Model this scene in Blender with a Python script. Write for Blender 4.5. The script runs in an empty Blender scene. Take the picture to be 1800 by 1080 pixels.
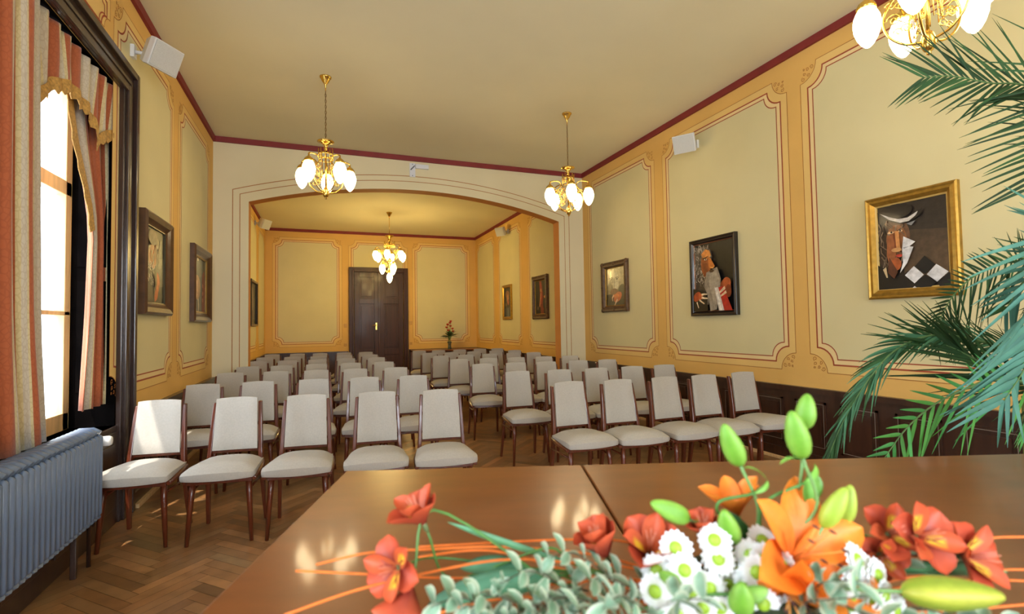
import bpy, bmesh, math, random
from mathutils import Vector, Matrix
from math import sin, cos, pi, radians as R
C = bpy.context.scene.collection
SC = bpy.context.scene
random.seed(7)
# ---------------------------------------------------------------- camera
FPX, YAW, PIT, ROL = 881.71, 0.361119, 0.037017, -0.015931
EYE = Vector((0, 0, 1.38))
fw = Vector((sin(YAW)*cos(PIT), cos(YAW)*cos(PIT), sin(PIT)))
rt = Vector((cos(YAW), -sin(YAW), 0)); up = rt.cross(fw)
rt2 = rt*cos(ROL) + up*sin(ROL); up2 = up*cos(ROL) - rt*sin(ROL)
cam = bpy.data.objects.new('camera', bpy.data.cameras.new('camera')); C.objects.link(cam)
M = Matrix((rt2, up2, -fw)).transposed().to_4x4(); M.translation = EYE
cam.matrix_world = M
cam.data.sensor_width = 36; cam.data.lens = FPX*36/1800; cam.data.clip_start = 0.02
cam.data.dof.use_dof = True; cam.data.dof.focus_distance = 5.0; cam.data.dof.aperture_fstop = 4.4
SC.camera = cam
def at(px, py, zc):            # a point of the room seen at a pixel of the frame, zc metres along the view axis
    return EYE + (fw + rt2*((px-900)/FPX) - up2*((py-540)/FPX))*zc
# ---------------------------------------------------------------- world, sun, daylight, exposure
SC.view_settings.view_transform = 'Standard'; SC.view_settings.look = 'None'
SC.view_settings.exposure = 0.07; SC.view_settings.gamma = 1.0
w = bpy.data.worlds.new('sky'); SC.world = w; w.use_nodes = True
bg = w.node_tree.nodes['Background']
bg.inputs[0].default_value = (0.80, 0.90, 1.0, 1); bg.inputs[1].default_value = 5.0
def daylight(y0, y1, power, x=-1.95, z0=0.85, z1=3.2, rear=False):
    l = bpy.data.lights.new('window_daylight', 'AREA'); l.shape = 'RECTANGLE'
    l.size = z1-z0; l.size_y = y1-y0; l.energy = power; l.color = (0.84, 0.93, 1.0)
    o = bpy.data.objects.new('window_daylight', l); C.objects.link(o)
    o.location = (x, (y0+y1)/2, (z0+z1)/2); o.rotation_euler = (0, R(-90), 0)
    if rear: o.location = ((y0+y1)/2, -3.72, (z0+z1)/2); o.rotation_euler = (R(90), R(90), 0)
daylight(2.5, 4.45, 45)
daylight(-1.2, 0.8, 85)
daylight(-0.75, 0.95, 255, rear=True)
daylight(1.95, 3.65, 230, rear=True)
sl = bpy.data.lights.new('sun', 'SUN'); sl.energy = 6; sl.angle = R(0.6); sl.color = (1.0, 0.93, 0.82)
so = bpy.data.objects.new('sun', sl); C.objects.link(so)
so.rotation_euler = Vector((0.25, 0.50, -0.92)).to_track_quat('-Z', 'Y').to_euler()
# ---------------------------------------------------------------- materials
MATS = {}
def lin(c): return tuple((x/12.92 if x <= .04045 else ((x+.055)/1.055)**2.4) for x in c)
def hexc(h): return lin(tuple(int(h[i:i+2], 16)/255 for i in (0, 2, 4)))
def mat(name, col, rough=.5, metal=0., noise=0.08, scale=8., bump=0., bscale=60., coat=0., stretch=None, attr=False, emit=None, trans=0., sss=0., spec=.5, alpha=1.):
    if name in MATS: return MATS[name]
    m = bpy.data.materials.new(name); m.use_nodes = True; MATS[name] = m
    nt = m.node_tree; N = nt.nodes; L = nt.links; P = N['Principled BSDF']
    if isinstance(col, str): col = hexc(col)
    P.inputs['Roughness'].default_value = rough; P.inputs['Metallic'].default_value = metal
    P.inputs['Coat Weight'].default_value = coat; P.inputs['Coat Roughness'].default_value = .08
    P.inputs['Specular IOR Level'].default_value = spec
    P.inputs['Transmission Weight'].default_value = trans
    tc = N.new('ShaderNodeTexCoord'); src = tc.outputs['Object']
    if stretch:
        mp = N.new('ShaderNodeMapping'); mp.inputs['Scale'].default_value = stretch
        L.new(src, mp.inputs[0]); src = mp.outputs[0]
    nz = N.new('ShaderNodeTexNoise'); nz.inputs['Scale'].default_value = scale; nz.inputs['Detail'].default_value = 4
    L.new(src, nz.inputs['Vector'])
    mr = N.new('ShaderNodeMapRange'); mr.inputs['To Min'].default_value = 1-noise; mr.inputs['To Max'].default_value = 1+noise
    mr.inputs['From Min'].default_value = .3; mr.inputs['From Max'].default_value = .7
    L.new(nz.outputs['Fac'], mr.inputs['Value'])
    mx = N.new('ShaderNodeMix'); mx.data_type = 'RGBA'; mx.blend_type = 'MULTIPLY'; mx.inputs['Factor'].default_value = 1
    if attr:
        at_ = N.new('ShaderNodeVertexColor'); at_.layer_name = 'Col'; L.new(at_.outputs['Color'], mx.inputs['A'])
    else:
        mx.inputs['A'].default_value = (*col, 1)
    L.new(mr.outputs['Result'], mx.inputs['B'])
    L.new(mx.outputs['Result'], P.inputs['Base Color'])
    if bump:
        n2 = N.new('ShaderNodeTexNoise'); n2.inputs['Scale'].default_value = bscale; n2.inputs['Detail'].default_value = 3
        L.new(src, n2.inputs['Vector'])
        b = N.new('ShaderNodeBump'); b.inputs['Strength'].default_value = bump; b.inputs['Distance'].default_value = .004
        L.new(n2.outputs['Fac'], b.inputs['Height']); L.new(b.outputs['Normal'], P.inputs['Normal'])
    if emit:
        P.inputs['Emission Color'].default_value = (*emit[0], 1); P.inputs['Emission Strength'].default_value = emit[1]
    if sss:
        P.inputs['Subsurface Weight'].default_value = sss; P.inputs['Subsurface Radius'].default_value = (.01, .006, .003)
    return m
cream = mat('cream_wall_paint', 'D6CC9E', .75, noise=.035, scale=1.6, bump=.05, bscale=25)
cream2 = mat('pale_arch_paint', 'DAD0AE', .75, noise=.03, scale=1.6, bump=.05, bscale=25)
orange = mat('ochre_wall_paint', 'DEB264', .75, noise=.04, scale=2, bump=.05, bscale=25)
yellow = mat('yellow_band_paint', 'E3C077', .75, noise=.03, scale=2)
stripe = mat('cream_stripe_paint', 'E6CE98', .75, noise=.02)
redline = mat('red_line_paint', 'A04A2E', .7, noise=.08, scale=20)
brownline = mat('brown_line_paint', 'A4662A', .7, noise=.12, scale=30)
band = mat('dark_red_band_paint', '7E2626', .6, noise=.08, scale=6)
ceilm = mat('ceiling_paint', 'E0D8B6', .8, noise=.035, scale=.9, bump=.03, bscale=12)
soffit = mat('arch_reveal_paint', 'D08A42', .75, noise=.04)
dkwood = mat('dark_panel_wood', '3A2217', .32, noise=.3, scale=6, stretch=(3, 3, .35), coat=.3)
dkwood2 = mat('window_frame_wood', '33211A', .3, noise=.3, scale=6, stretch=(4, 4, .3), coat=.4)
doorwood = mat('door_wood', '3E2216', .42, noise=.35, scale=5, stretch=(5, 5, .3), coat=.06, spec=.3)
chairwood = mat('chair_wood', '5E2A16', .28, noise=.3, scale=12, stretch=(4, 4, .4), coat=.3)
tablewood = mat('table_wood', '75401C', .30, noise=.16, scale=3, stretch=(2.2, 6, 3), coat=.3)
fabric = mat('chair_fabric', 'B3ADA4', .9, noise=.05, scale=90, bump=.35, bscale=420)
floorm = mat('parquet_wood', (0, 0, 0), .33, noise=.16, scale=9, attr=True, coat=.12)
brass = mat('polished_brass', 'E0BA60', .22, 1., noise=.06, scale=20)
white = mat('white_plastic', 'D9D8D6', .5, noise=.02)
metalw = mat('white_metal', 'D8DCE6', .4, noise=.03)
radm = mat('radiator_enamel', '64758F', .32, noise=.05, scale=14, coat=.25)
globe = mat('lamp_globe_glass', 'FFF6E4', .3, emit=((1, .79, .45), 18.0))
globe2 = mat('bright_globe_glass', 'FFF6E4', .3, emit=((1, .74, .28), 56.0))
gold = mat('gilded_wood', 'B08A3C', .33, .75, noise=.18, scale=25, bump=.1, bscale=60)
blackf = mat('black_frame_wood', '1D1312', .3, noise=.2, coat=.4)
brownf = mat('brown_frame_wood', '4E3120', .35, noise=.25, scale=14, coat=.3)
ornf = mat('carved_frame_wood', '5A402A', .45, noise=.35, scale=22, bump=.6, bscale=40)
paint = mat('oil_paint', (0, 0, 0), .38, noise=.28, scale=22, attr=True, bump=.25, bscale=70, coat=.25)
petalm = mat('petal', (0, 0, 0), .5, noise=.1, scale=60, attr=True, sss=.04)
leafm = mat('leaf', (0, 0, 0), .45, noise=.14, scale=50, attr=True)
palmm = mat('palm_leaf', (0, 0, 0), .6, noise=.16, scale=14, attr=True, spec=.22)
fringem = mat('gold_fringe', 'B58A45', .6, noise=.35, scale=60, bump=.5, bscale=120)
ceramic = mat('white_ceramic', 'CFC8BA', .25, noise=.03, coat=.5)
terracotta = mat('terracotta', '9A5B3A', .7, noise=.1)
soilm = mat('soil', '2A1D14', .95, noise=.4, scale=40)
mossm = mat('moss', '26301A', .95, noise=.4, scale=60, bump=.6, bscale=90)
sashm = mat('sash_wood', 'DDB884', .45, noise=.15, scale=8, stretch=(4, 4, .4))
def glassmat(name, tint=(1, 1, 1)):
    m = bpy.data.materials.new(name); m.use_nodes = True; nt = m.node_tree; N = nt.nodes; L = nt.links
    N.remove(N['Principled BSDF'])
    t = N.new('ShaderNodeBsdfTransparent'); t.inputs[0].default_value = (*tint, 1)
    g = N.new('ShaderNodeBsdfGlossy'); g.inputs['Roughness'].default_value = .02
    x = N.new('ShaderNodeMixShader'); x.inputs[0].default_value = .07
    L.new(t.outputs[0], x.inputs[1]); L.new(g.outputs[0], x.inputs[2]); L.new(x.outputs[0], N['Material Output'].inputs[0])
    return m
paneglass = glassmat('window_glass')
vaseglass = mat('vase_glass', 'B8C0B0', .05, trans=.85, noise=0)
def curtain_material():
    m = bpy.data.materials.new('striped_curtain_fabric'); m.use_nodes = True; nt = m.node_tree; N = nt.nodes; L = nt.links
    P = N['Principled BSDF']; P.inputs['Roughness'].default_value = .85; P.inputs['Sheen Weight'].default_value = .2
    uv = N.new('ShaderNodeUVMap'); uv.uv_map = 'UVMap'
    sx = N.new('ShaderNodeSeparateXYZ'); L.new(uv.outputs[0], sx.inputs[0])
    fr = N.new('ShaderNodeMath'); fr.operation = 'FRACT'; L.new(sx.outputs[0], fr.inputs[0])
    cr = N.new('ShaderNodeValToRGB'); cr.color_ramp.interpolation = 'CONSTANT'
    el = cr.color_ramp.elements
    oc, wc, cc = (*hexc('A85730'), 1), (*hexc('C6BCAA'), 1), (*hexc('CDBE92'), 1)
    stops = [(0, oc), (.36, cc), (.44, wc), (.62, cc), (.68, oc), (.78, cc), (.84, wc), (.96, cc)]
    el[0].position = 0; el[0].color = oc; el[1].position = stops[1][0]; el[1].color = stops[1][1]
    for p_, c_ in stops[2:]:
        e = el.new(p_); e.color = c_
    L.new(fr.outputs[0], cr.inputs[0])
    # woven floral motif on the pale stripes: voronoi vines
    vo = N.new('ShaderNodeTexVoronoi'); vo.feature = 'DISTANCE_TO_EDGE'; vo.inputs['Scale'].default_value = 1
    mp = N.new('ShaderNodeMapping'); mp.inputs['Scale'].default_value = (16, 30, 1); L.new(uv.outputs[0], mp.inputs[0]); L.new(mp.outputs[0], vo.inputs['Vector'])
    nz = N.new('ShaderNodeTexNoise'); nz.inputs['Scale'].default_value = 30; L.new(mp.outputs[0], nz.inputs['Vector']); nz.inputs['Scale'].default_value = 2.5
    lt = N.new('ShaderNodeMath'); lt.operation = 'LESS_THAN'; lt.inputs[1].default_value = .09; L.new(vo.outputs['Distance'], lt.inputs[0])
    mm = N.new('ShaderNodeMath'); mm.operation = 'MULTIPLY'; mm.inputs[1].default_value = .26; L.new(lt.outputs[0], mm.inputs[0])
    mx = N.new('ShaderNodeMix'); mx.data_type = 'RGBA'; mx.blend_type = 'MULTIPLY'
    L.new(mm.outputs[0], mx.inputs['Factor']); L.new(cr.outputs[0], mx.inputs['A']); mx.inputs['B'].default_value = (.55, .42, .28, 1)
    L.new(mx.outputs['Result'], P.inputs['Base Color'])
    P.inputs['Transmission Weight'].default_value = 0
    return m
curtm = curtain_material()
# ---------------------------------------------------------------- mesh builder
class MB:
    def __init__(s): s.v = []; s.f = []; s.m = []; s.c = []; s.uv = []; s.sm = []
    def face(s, idx, mi=0, col=None, uv=None, smooth=False):
        s.f.append(idx); s.m.append(mi); s.c.append(col); s.uv.append(uv); s.sm.append(smooth)
    def poly(s, pts, mi=0, col=None, uv=None):
        n = len(s.v); s.v += [tuple(p) for p in pts]; s.face(list(range(n, n+len(pts))), mi, col, uv)
    def box(s, a, b, mi=0, mtx=None, col=None):
        (x0, y0, z0), (x1, y1, z1) = a, b
        P = [Vector(p) for p in ((x0, y0, z0), (x1, y0, z0), (x1, y1, z0), (x0, y1, z0), (x0, y0, z1), (x1, y0, z1), (x1, y1, z1), (x0, y1, z1))]
        if mtx: P = [mtx @ p for p in P]
        n = len(s.v); s.v += [tuple(p) for p in P]
        for q in ((0, 3, 2, 1), (4, 5, 6, 7), (0, 1, 5, 4), (1, 2, 6, 5), (2, 3, 7, 6), (3, 0, 4, 7)): s.face([n+i for i in q], mi, col)
    def grid(s, rows, mi=0, closed=False, smooth=True, cols=None, uvs=None, capends=False):
        n = len(s.v); nr = len(rows); nc = len(rows[0])
        for r in rows: s.v += [tuple(p) for p in r]
        for i in range(nr-1):
            for j in range(nc if closed else nc-1):
                k = (j+1) % nc
                q = [(i, j), (i, k), (i+1, k), (i+1, j)]
                s.face([n+a*nc+b for a, b in q], mi, [cols[a][b] for a, b in q] if cols else None, [uvs[a][b] for a, b in q] if uvs else None, smooth)
        if capends and closed:
            s.face([n+j for j in range(nc)][::-1], mi, [cols[0][j] for j in range(nc)][::-1] if cols else None)
            s.face([n+(nr-1)*nc+j for j in range(nc)], mi, [cols[-1][j] for j in range(nc)] if cols else None)
    def lathe(s, prof, o=(0, 0, 0), n=16, mi=0, mtx=None, col=None):
        o = Vector(o); rows = []
        for r, z in prof:
            row = [Vector((r*cos(2*pi*k/n), r*sin(2*pi*k/n), z)) for k in range(n)]
            rows.append([(mtx @ p if mtx else p)+o for p in row])
        cols = [[col]*n for _ in prof] if col else None
        s.grid(rows, mi, closed=True, cols=cols, capends=True)
    def tube(s, pts, r, n=6, mi=0, col=None, flat=1.0):
        pts = [Vector(p) for p in pts]; m = len(pts)
        rs = r if isinstance(r, (list, tuple)) else [r]*m
        rows = []; prev = None
        for i, p in enumerate(pts):
            t = (pts[min(i+1, m-1)]-pts[max(i-1, 0)]).normalized()
            if prev is None:
                a = Vector((0, 0, 1)) if abs(t.z) < .9 else Vector((1, 0, 0)); u = t.cross(a).normalized()
            else:
                u = (prev-t*prev.dot(t)).normalized()
            prev = u; v_ = t.cross(u)
            rows.append([p+(u*cos(2*pi*k/n)+v_*sin(2*pi*k/n)*flat)*rs[i] for k in range(n)])
        s.grid(rows, mi, closed=True, cols=[[col]*n for _ in rows] if col else None, capends=True)
    def build(s, name, mats, parent=None, loc=None, rot=None, mtx=None, bevel=0, subsurf=0, solid=0):
        me = bpy.data.meshes.new(name); me.from_pydata(s.v, [], s.f)
        if not isinstance(mats, (list, tuple)): mats = [mats]
        for m in mats: me.materials.append(m)
        me.polygons.foreach_set('material_index', s.m); me.polygons.foreach_set('use_smooth', s.sm)
        if any(c is not None for c in s.c):
            a = me.color_attributes.new('Col', 'FLOAT_COLOR', 'CORNER'); i = 0
            data = []
            for f, c in zip(s.f, s.c):
                for k in range(len(f)):
                    cc = (.5, .5, .5) if c is None else (c[k] if isinstance(c[0], (tuple, list)) else c)
                    data += [cc[0], cc[1], cc[2], 1]
            a.data.foreach_set('color', data)
        if any(u is not None for u in s.uv):
            ul = me.uv_layers.new(name='UVMap'); data = []
            for f, u in zip(s.f, s.uv):
                for k in range(len(f)): data += list(u[k]) if u else [0, 0]
            ul.data.foreach_set('uv', data)
        me.update()
        o = bpy.data.objects.new(name, me); C.objects.link(o)
        if parent: o.parent = parent
        if loc: o.location = loc
        if rot: o.rotation_euler = rot
        if mtx: o.matrix_world = mtx
        if bevel:
            b = o.modifiers.new('bevel', 'BEVEL'); b.width = bevel; b.segments = 2; b.limit_method = 'ANGLE'
        if solid:
            b = o.modifiers.new('thickness', 'SOLIDIFY'); b.thickness = solid; b.offset = 0
        if subsurf:
            b = o.modifiers.new('smooth', 'SUBSURF'); b.levels = subsurf; b.render_levels = subsurf
        return o
def tag(o, label=None, cat=None, group=None, kind=None):
    if label: o['label'] = label
    if cat: o['category'] = cat
    if group: o['group'] = group
    if kind: o['kind'] = kind
    return o
def thing(name, label, cat, loc=(0, 0, 0), rz=0, group=None):
    o = bpy.data.objects.new(name, None); C.objects.link(o); o.empty_display_size = .1
    o.location = loc; o.rotation_euler = (0, 0, rz)
    return tag(o, label, cat, group)
def struct(o): o['kind'] = 'structure'; return o
def dup(root, loc, rz, label=None, group=None):
    r = root.copy(); C.objects.link(r); r.location = loc; r.rotation_euler = (0, 0, rz)
    if label: r['label'] = label
    if group: r['group'] = group
    for ch in list(root.children):
        c = ch.copy(); C.objects.link(c); c.parent = r
        for g in list(ch.children):
            d = g.copy(); C.objects.link(d); d.parent = c
    return r
def spline(P, n=8):            # Catmull-Rom through points
    P = [Vector(p) for p in P]; Q = [P[0]*2-P[1]]+P+[P[-1]*2-P[-2]]; out = []
    for i in range(1, len(Q)-2):
        for k in range(n):
            t = k/n; a, b, c, d = Q[i-1:i+3]
            out.append(.5*((2*b)+(c-a)*t+(2*a-5*b+4*c-d)*t*t+(3*b-a-3*c+d)*t**3))
    out.append(P[-1]); return out
# ---------------------------------------------------------------- room constants
XL, XR, YB, YN, ZC, ZB, ZW = -1.418, 4.356, 14.61, -3.2, 4.075, 4.0, .745
YA, YA2 = 7.877, 8.10
RL, RR, RBK = R(90), R(-90), 0.0
# ---------------------------------------------------------------- floor: herringbone parquet
def build_floor():
    bm = bmesh.new(); cl = bm.loops.layers.float_color.new('Col')
    L_, W_ = .42, .07; g = .0012; c45 = cos(pi/4)
    rnd = random.Random(3)
    cx, cy = 1.47, 4.8
    def plank(x0, y0, x1, y1):
        pts = []
        for x, y in ((x0+g, y0+g), (x1-g, y0+g), (x1-g, y1-g), (x0+g, y1-g)):
            pts.append((cx+(x-y)*c45, cy+(x+y)*c45))
        if max(p[0] for p in pts) < XL-.02 or min(p[0] for p in pts) > XR+.02 or max(p[1] for p in pts) < YN or min(p[1] for p in pts) > YB+.02: return
        f = bm.faces.new([bm.verts.new((p[0], p[1], 0)) for p in pts])
        k = rnd.gauss(0, .16); h = rnd.gauss(0, .05)
        col = (.30*(1+k)*(1+h), .145*(1+k), .055*(1+k)*(1-h), 1)
        for l in f.loops: l[cl] = col
    for i in range(-28, 29):
        for k in range(-190, 191):
            ox, oy = i*L_+k*W_, -i*L_+k*W_
            if abs((ox-oy)*c45) > 4.5 or abs((ox+oy)*c45) > 11.5: continue
            plank(ox, oy, ox+L_, oy+W_)
            plank(ox+L_, oy+W_-L_, ox+L_+W_, oy+W_)
    for co, no in (((XL, 0, 0), (-1, 0, 0)), ((XR, 0, 0), (1, 0, 0)), ((0, YN, 0), (0, -1, 0)), ((0, YB, 0), (0, 1, 0))):
        bmesh.ops.bisect_plane(bm, geom=bm.verts[:]+bm.edges[:]+bm.faces[:], plane_co=co, plane_no=no, clear_outer=True)
    # sub-floor just beneath the joints
    vs = [bm.verts.new(p) for p in ((XL, YN, -.002), (XR, YN, -.002), (XR, YB, -.002), (XL, YB, -.002))]
    f = bm.faces.new(vs)
    for l in f.loops: l[cl] = (.07, .03, .012, 1)
    me = bpy.data.meshes.new('floor'); bm.to_mesh(me); bm.free(); me.materials.append(floorm)
    o = bpy.data.objects.new('floor', me); C.objects.link(o); return struct(o)
build_floor()
b = MB(); b.box((XL-.5, YN, ZC), (XR+.1, YB+.1, ZC+.1)); struct(b.build('ceiling', ceilm))
# ---------------------------------------------------------------- painted walls
# local frame of a wall: x to the viewer's right, z up, -y towards the room
def loop(x0, x1, z0, z1, n, k=7):
    P = []
    for cx, cz, a0 in ((x0, z0, 90), (x1, z0, 180), (x1, z1, 270), (x0, z1, 0)):
        for i in range(k+1):
            a = R(a0-90*i/k)
            P.append((cx+n*cos(a), cz+n*sin(a)))
    return P
def flat(mb, P, d, mi): mb.poly([(x, -d, z) for x, z in P], mi)
def line(mb, P, wd, d, mi, closed=True):
    n = len(P); out = []
    for i in range(n):
        a = Vector(P[(i-1) % n] if closed or i else P[i]); c = Vector(P[(i+1) % n] if closed or i < n-1 else P[i]); p = Vector(P[i])
        u = (p-a); v = (c-p)
        u = u.normalized() if u.length > 1e-6 else v.normalized(); v = v.normalized() if v.length > 1e-6 else u
        m = (u+v); m = m.normalized() if m.length > .3 else u
        nn = Vector((-m.y, m.x)); k = min(1/max(nn.dot(Vector((-u.y, u.x))), .4), 2)
        out.append((p+nn*wd/2*k, p-nn*wd/2*k))
    for i in range(n if closed else n-1):
        a, c = out[i], out[(i+1) % n]
        mb.poly([(a[0].x, -d, a[0].y), (a[1].x, -d, a[1].y), (c[1].x, -d, c[1].y), (c[0].x, -d, c[0].y)], mi)
def spiral(cx, cz, r, a0, turns, sgn): return [(cx+r*(1-.8*t/14)*cos(a0+sgn*turns*2*pi*t/14), cz+r*(1-.8*t/14)*sin(a0+sgn*turns*2*pi*t/14)) for t in range(15)]
PM = [orange, yellow, stripe, cream, redline, brownline, cream2, soffit]
def panel(mb, x0, x1, z0=.896, z1=3.845, orn=True):
    flat(mb, loop(x0, x1, z0, z1, .17), .0010, 1)
    line(mb, loop(x0, x1, z0, z1, .17), .006, .0014, 5)
    flat(mb, loop(x0+.078, x1-.078, z0+.078, z1-.078, .155), .0016, 2)
    line(mb, loop(x0+.078, x1-.078, z0+.078, z1-.078, .155), .014, .0022, 4)
    flat(mb, loop(x0+.128, x1-.128, z0+.128, z1-.122, .145), .0026, 3)
    line(mb, loop(x0+.128, x1-.128, z0+.128, z1-.122, .145), .010, .0032, 4)
    if orn:
        for cx, cz, a in ((x0, z0, 45), (x1, z0, 135), (x1, z1, 225), (x0, z1, 315)):
            for da, rr, r in ((-30, .135, .022), (-4, .142, .018), (24, .135, .022), (-14, .10, .016), (12, .095, .018), (0, .06, .012)):
                A = R(a+da)
                line(mb, spiral(cx+rr*cos(A), cz+rr*sin(A), r, A+pi, 1.2, 1 if da < 0 else -1), .005, .0014, 5, closed=False)
def place(o, side):
    if side == 'left': o.rotation_euler = (0, 0, RL); o.location = (XL, 0, 0)
    elif side == 'right': o.rotation_euler = (0, 0, RR); o.location = (XR, 0, 0)
    elif side == 'back': o.location = (0, YB, 0)
    elif side == 'middle': o.location = (0, YA, 0)
    return o
def wallplane(mb, x0, x1, holes, z0=0, z1=ZC, th=.1):
    xs = x0
    for h0, h1, hz0, hz1 in sorted(holes):
        mb.box((xs, 0, z0), (h0, th, z1)); mb.box((h0, 0, z0), (h1, th, hz0)); mb.box((h0, 0, hz1), (h1, th, z1)); xs = h1
    mb.box((xs, 0, z0), (x1, th, z1))
WIN = [(2.45, 4.48), (-1.2, .8)]; RWIN = [(-.75, .95), (1.95, 3.65)]; WZ0, WZ1 = .70, 3.2
mb = MB(); wallplane(mb, YN, YB, [(a, b_, WZ0, WZ1) for a, b_ in WIN], th=.34)
panel(mb, 4.35, 5.93); panel(mb, 6.10, 7.65)
flat(mb, loop(2.6, 4.28, 3.50, 3.845, .10), .001, 1); line(mb, loop(2.6, 4.28, 3.50, 3.845, .10), .006, .0014, 5)
for k, wd in ((.06, .014), (.10, .010)): line(mb, loop(2.6+k, 4.28-k, 3.5, 3.845-k, .09), wd, .002+k*.01, 4)
panel(mb, 8.30, 9.6); panel(mb, 9.85, 11.25); panel(mb, 11.45, 12.83); panel(mb, 13.05, 14.45)
panel(mb, .95, 2.2)
wl = place(struct(mb.build('wall_left', PM)), 'left')
mb = MB(); wallplane(mb, -YB, -YN, [])
panel(mb, -7.70, -5.80); panel(mb, -5.62, -3.645); panel(mb, -3.49, -1.50); panel(mb, -1.3, .7)
panel(mb, -10.47, -8.45); panel(mb, -12.53, -10.86); panel(mb, -14.48, -12.80)
wr = place(struct(mb.build('wall_right', PM)), 'right')
mb = MB(); wallplane(mb, XL, XR, [])
panel(mb, -1.243, .50); panel(mb, .673, 2.30, z0=2.2, orn=False); panel(mb, 2.44, 4.16)
wb = place(struct(mb.build('wall_back', PM)), 'back')
mb = MB(); wallplane(mb, -XR-.1, -XL+.34, [(-b_, -a, WZ0, WZ1) for a, b_ in RWIN], th=.34)
o = struct(mb.build('wall_front', PM, loc=(0, YN, 0))); o.rotation_euler = (0, 0, pi)
# arch wall
AX0, AX1, AZS, AZT = -.975, 3.875, 3.19, 3.545
def archz(x, x0=AX0, x1=AX1, zs=AZS, zt=AZT):
    hw = (x1-x0)/2; sg = zt-zs; r = (hw*hw+sg*sg)/(2*sg); return zt-r+math.sqrt(max(r*r-(x-(x0+x1)/2)**2, 0))
mb = MB(); n = 40; TH = YA2-YA
xs = [AX0+(AX1-AX0)*i/n for i in range(n+1)]
for y, flip in ((0, 0), (TH, 1)):
    mi = 6 if not flip else 0
    mb.poly([(XL, y, 0), (AX0, y, 0), (AX0, y, AZS), (AX0, y, ZC), (XL, y, ZC)], mi)
    mb.poly([(AX1, y, 0), (XR, y, 0), (XR, y, ZC), (AX1, y, ZC), (AX1, y, AZS)], mi)
    for i in range(n): mb.poly([(xs[i], y, archz(xs[i])), (xs[i+1], y, archz(xs[i+1])), (xs[i+1], y, ZC), (xs[i], y, ZC)], mi)
mb.poly([(AX0, 0, 0), (AX0, TH, 0), (AX0, TH, AZS), (AX0, 0, AZS)], 7)
mb.poly([(AX1, 0, 0), (AX1, TH, 0), (AX1, TH, AZS), (AX1, 0, AZS)], 7)
for i in range(n): mb.poly([(xs[i], 0, archz(xs[i])), (xs[i+1], 0, archz(xs[i+1])), (xs[i+1], TH, archz(xs[i+1])), (xs[i], TH, archz(xs[i]))], 7)
for off, offz, wd in ((.11, .13, .009), (.20, .215, .010)):
    x0, x1 = AX0-off, AX1+off
    P = [(x0, .0)]+[(x0+(x1-x0)*i/n, archz(x0+(x1-x0)*i/n, x0, x1, AZS+.10+(off-.11)*.65, AZT+offz)) for i in range(n+1)]+[(x1, 0)]
    line(mb, P, wd, .0015, 5, closed=False)
wm = place(struct(mb.build('wall_middle', PM)), 'middle')
# dark red band under the ceiling: one trim per wall
def trim(name, a, b_): m_ = MB(); m_.box(a, b_); return struct(m_.build(name, band))
trim('trim_1', (XL, YN, ZB), (XL+.03, YB, ZC)); trim('trim_2', (XR-.03, YN, ZB), (XR, YB, ZC))
trim('trim_3', (XL+.03, YA-.03, ZB), (XR-.03, YA, ZC)); trim('trim_4', (XL+.03, YB-.03, ZB), (XR-.03, YB, ZC))
# wainscot with framed panels
greyline = mat('painted_moulding_highlight', '8C7F74', .4, noise=.1)  # pale grey of the lines that paint a highlight onto the panel mouldings
def wainscot(parent, x0, x1, step=.42, skip=()):
    m_ = MB()
    segs = []; s0 = x0
    for a, b_ in sorted(skip):
        segs.append((s0, a)); s0 = b_
    segs.append((s0, x1))
    for a, b_ in segs:
        if b_-a < .03: continue
        m_.box((a, -.025, 0), (b_, 0, ZW-.05)); m_.box((a, -.055, ZW-.05), (b_, 0, ZW)); m_.box((a, -.045, 0), (b_, 0, .12))
        k = max(1, round((b_-a)/step)); st = (b_-a)/k
        for i in range(k):
            u0, u1 = a+i*st+.07, a+(i+1)*st-.07
            if u1-u0 < .08: continue
            for q0, q1, z0, z1 in ((u0, u0+.018, .18, .62), (u1-.018, u1, .18, .62), (u0, u1, .18, .198), (u0, u1, .602, .62)):
                m_.box((q0, -.037, z0), (q1, -.025, z1))
            line(m_, [(u0+.02, .2), (u1-.02, .2), (u1-.02, .6), (u0+.02, .6)], .004, .0376, 1)
            m_.box((u0+.055, -.033, .235), (u1-.055, -.025, .565))
    o = m_.build('wainscot', [dkwood, greyline], parent); return struct(o)
wainscot(wl, YN, YB, skip=[(2.2, 4.72), (-1.45, 1.05), (YA-.002, YA2)])
wainscot(wr, -YB, -YN, step=.46, skip=[(-YA2, -YA+.002)])
wainscot(wb, XL+.06, XR-.06, skip=[(.66, 2.32)])
m_ = MB()
for x0, x1 in ((XL+.06, AX0), (AX1, XR-.06)):
    pass
def baseboard(name, a, b_): m_ = MB(); m_.box(a, b_); return struct(m_.build(name, sashm, bevel=.004))
baseboard('baseboard_left', (XL+.025, 4.75, 0), (XL+.075, YA, .035)); baseboard('baseboard_right', (XR-.075, YN, 0), (XR-.045, YA, .03))
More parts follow.
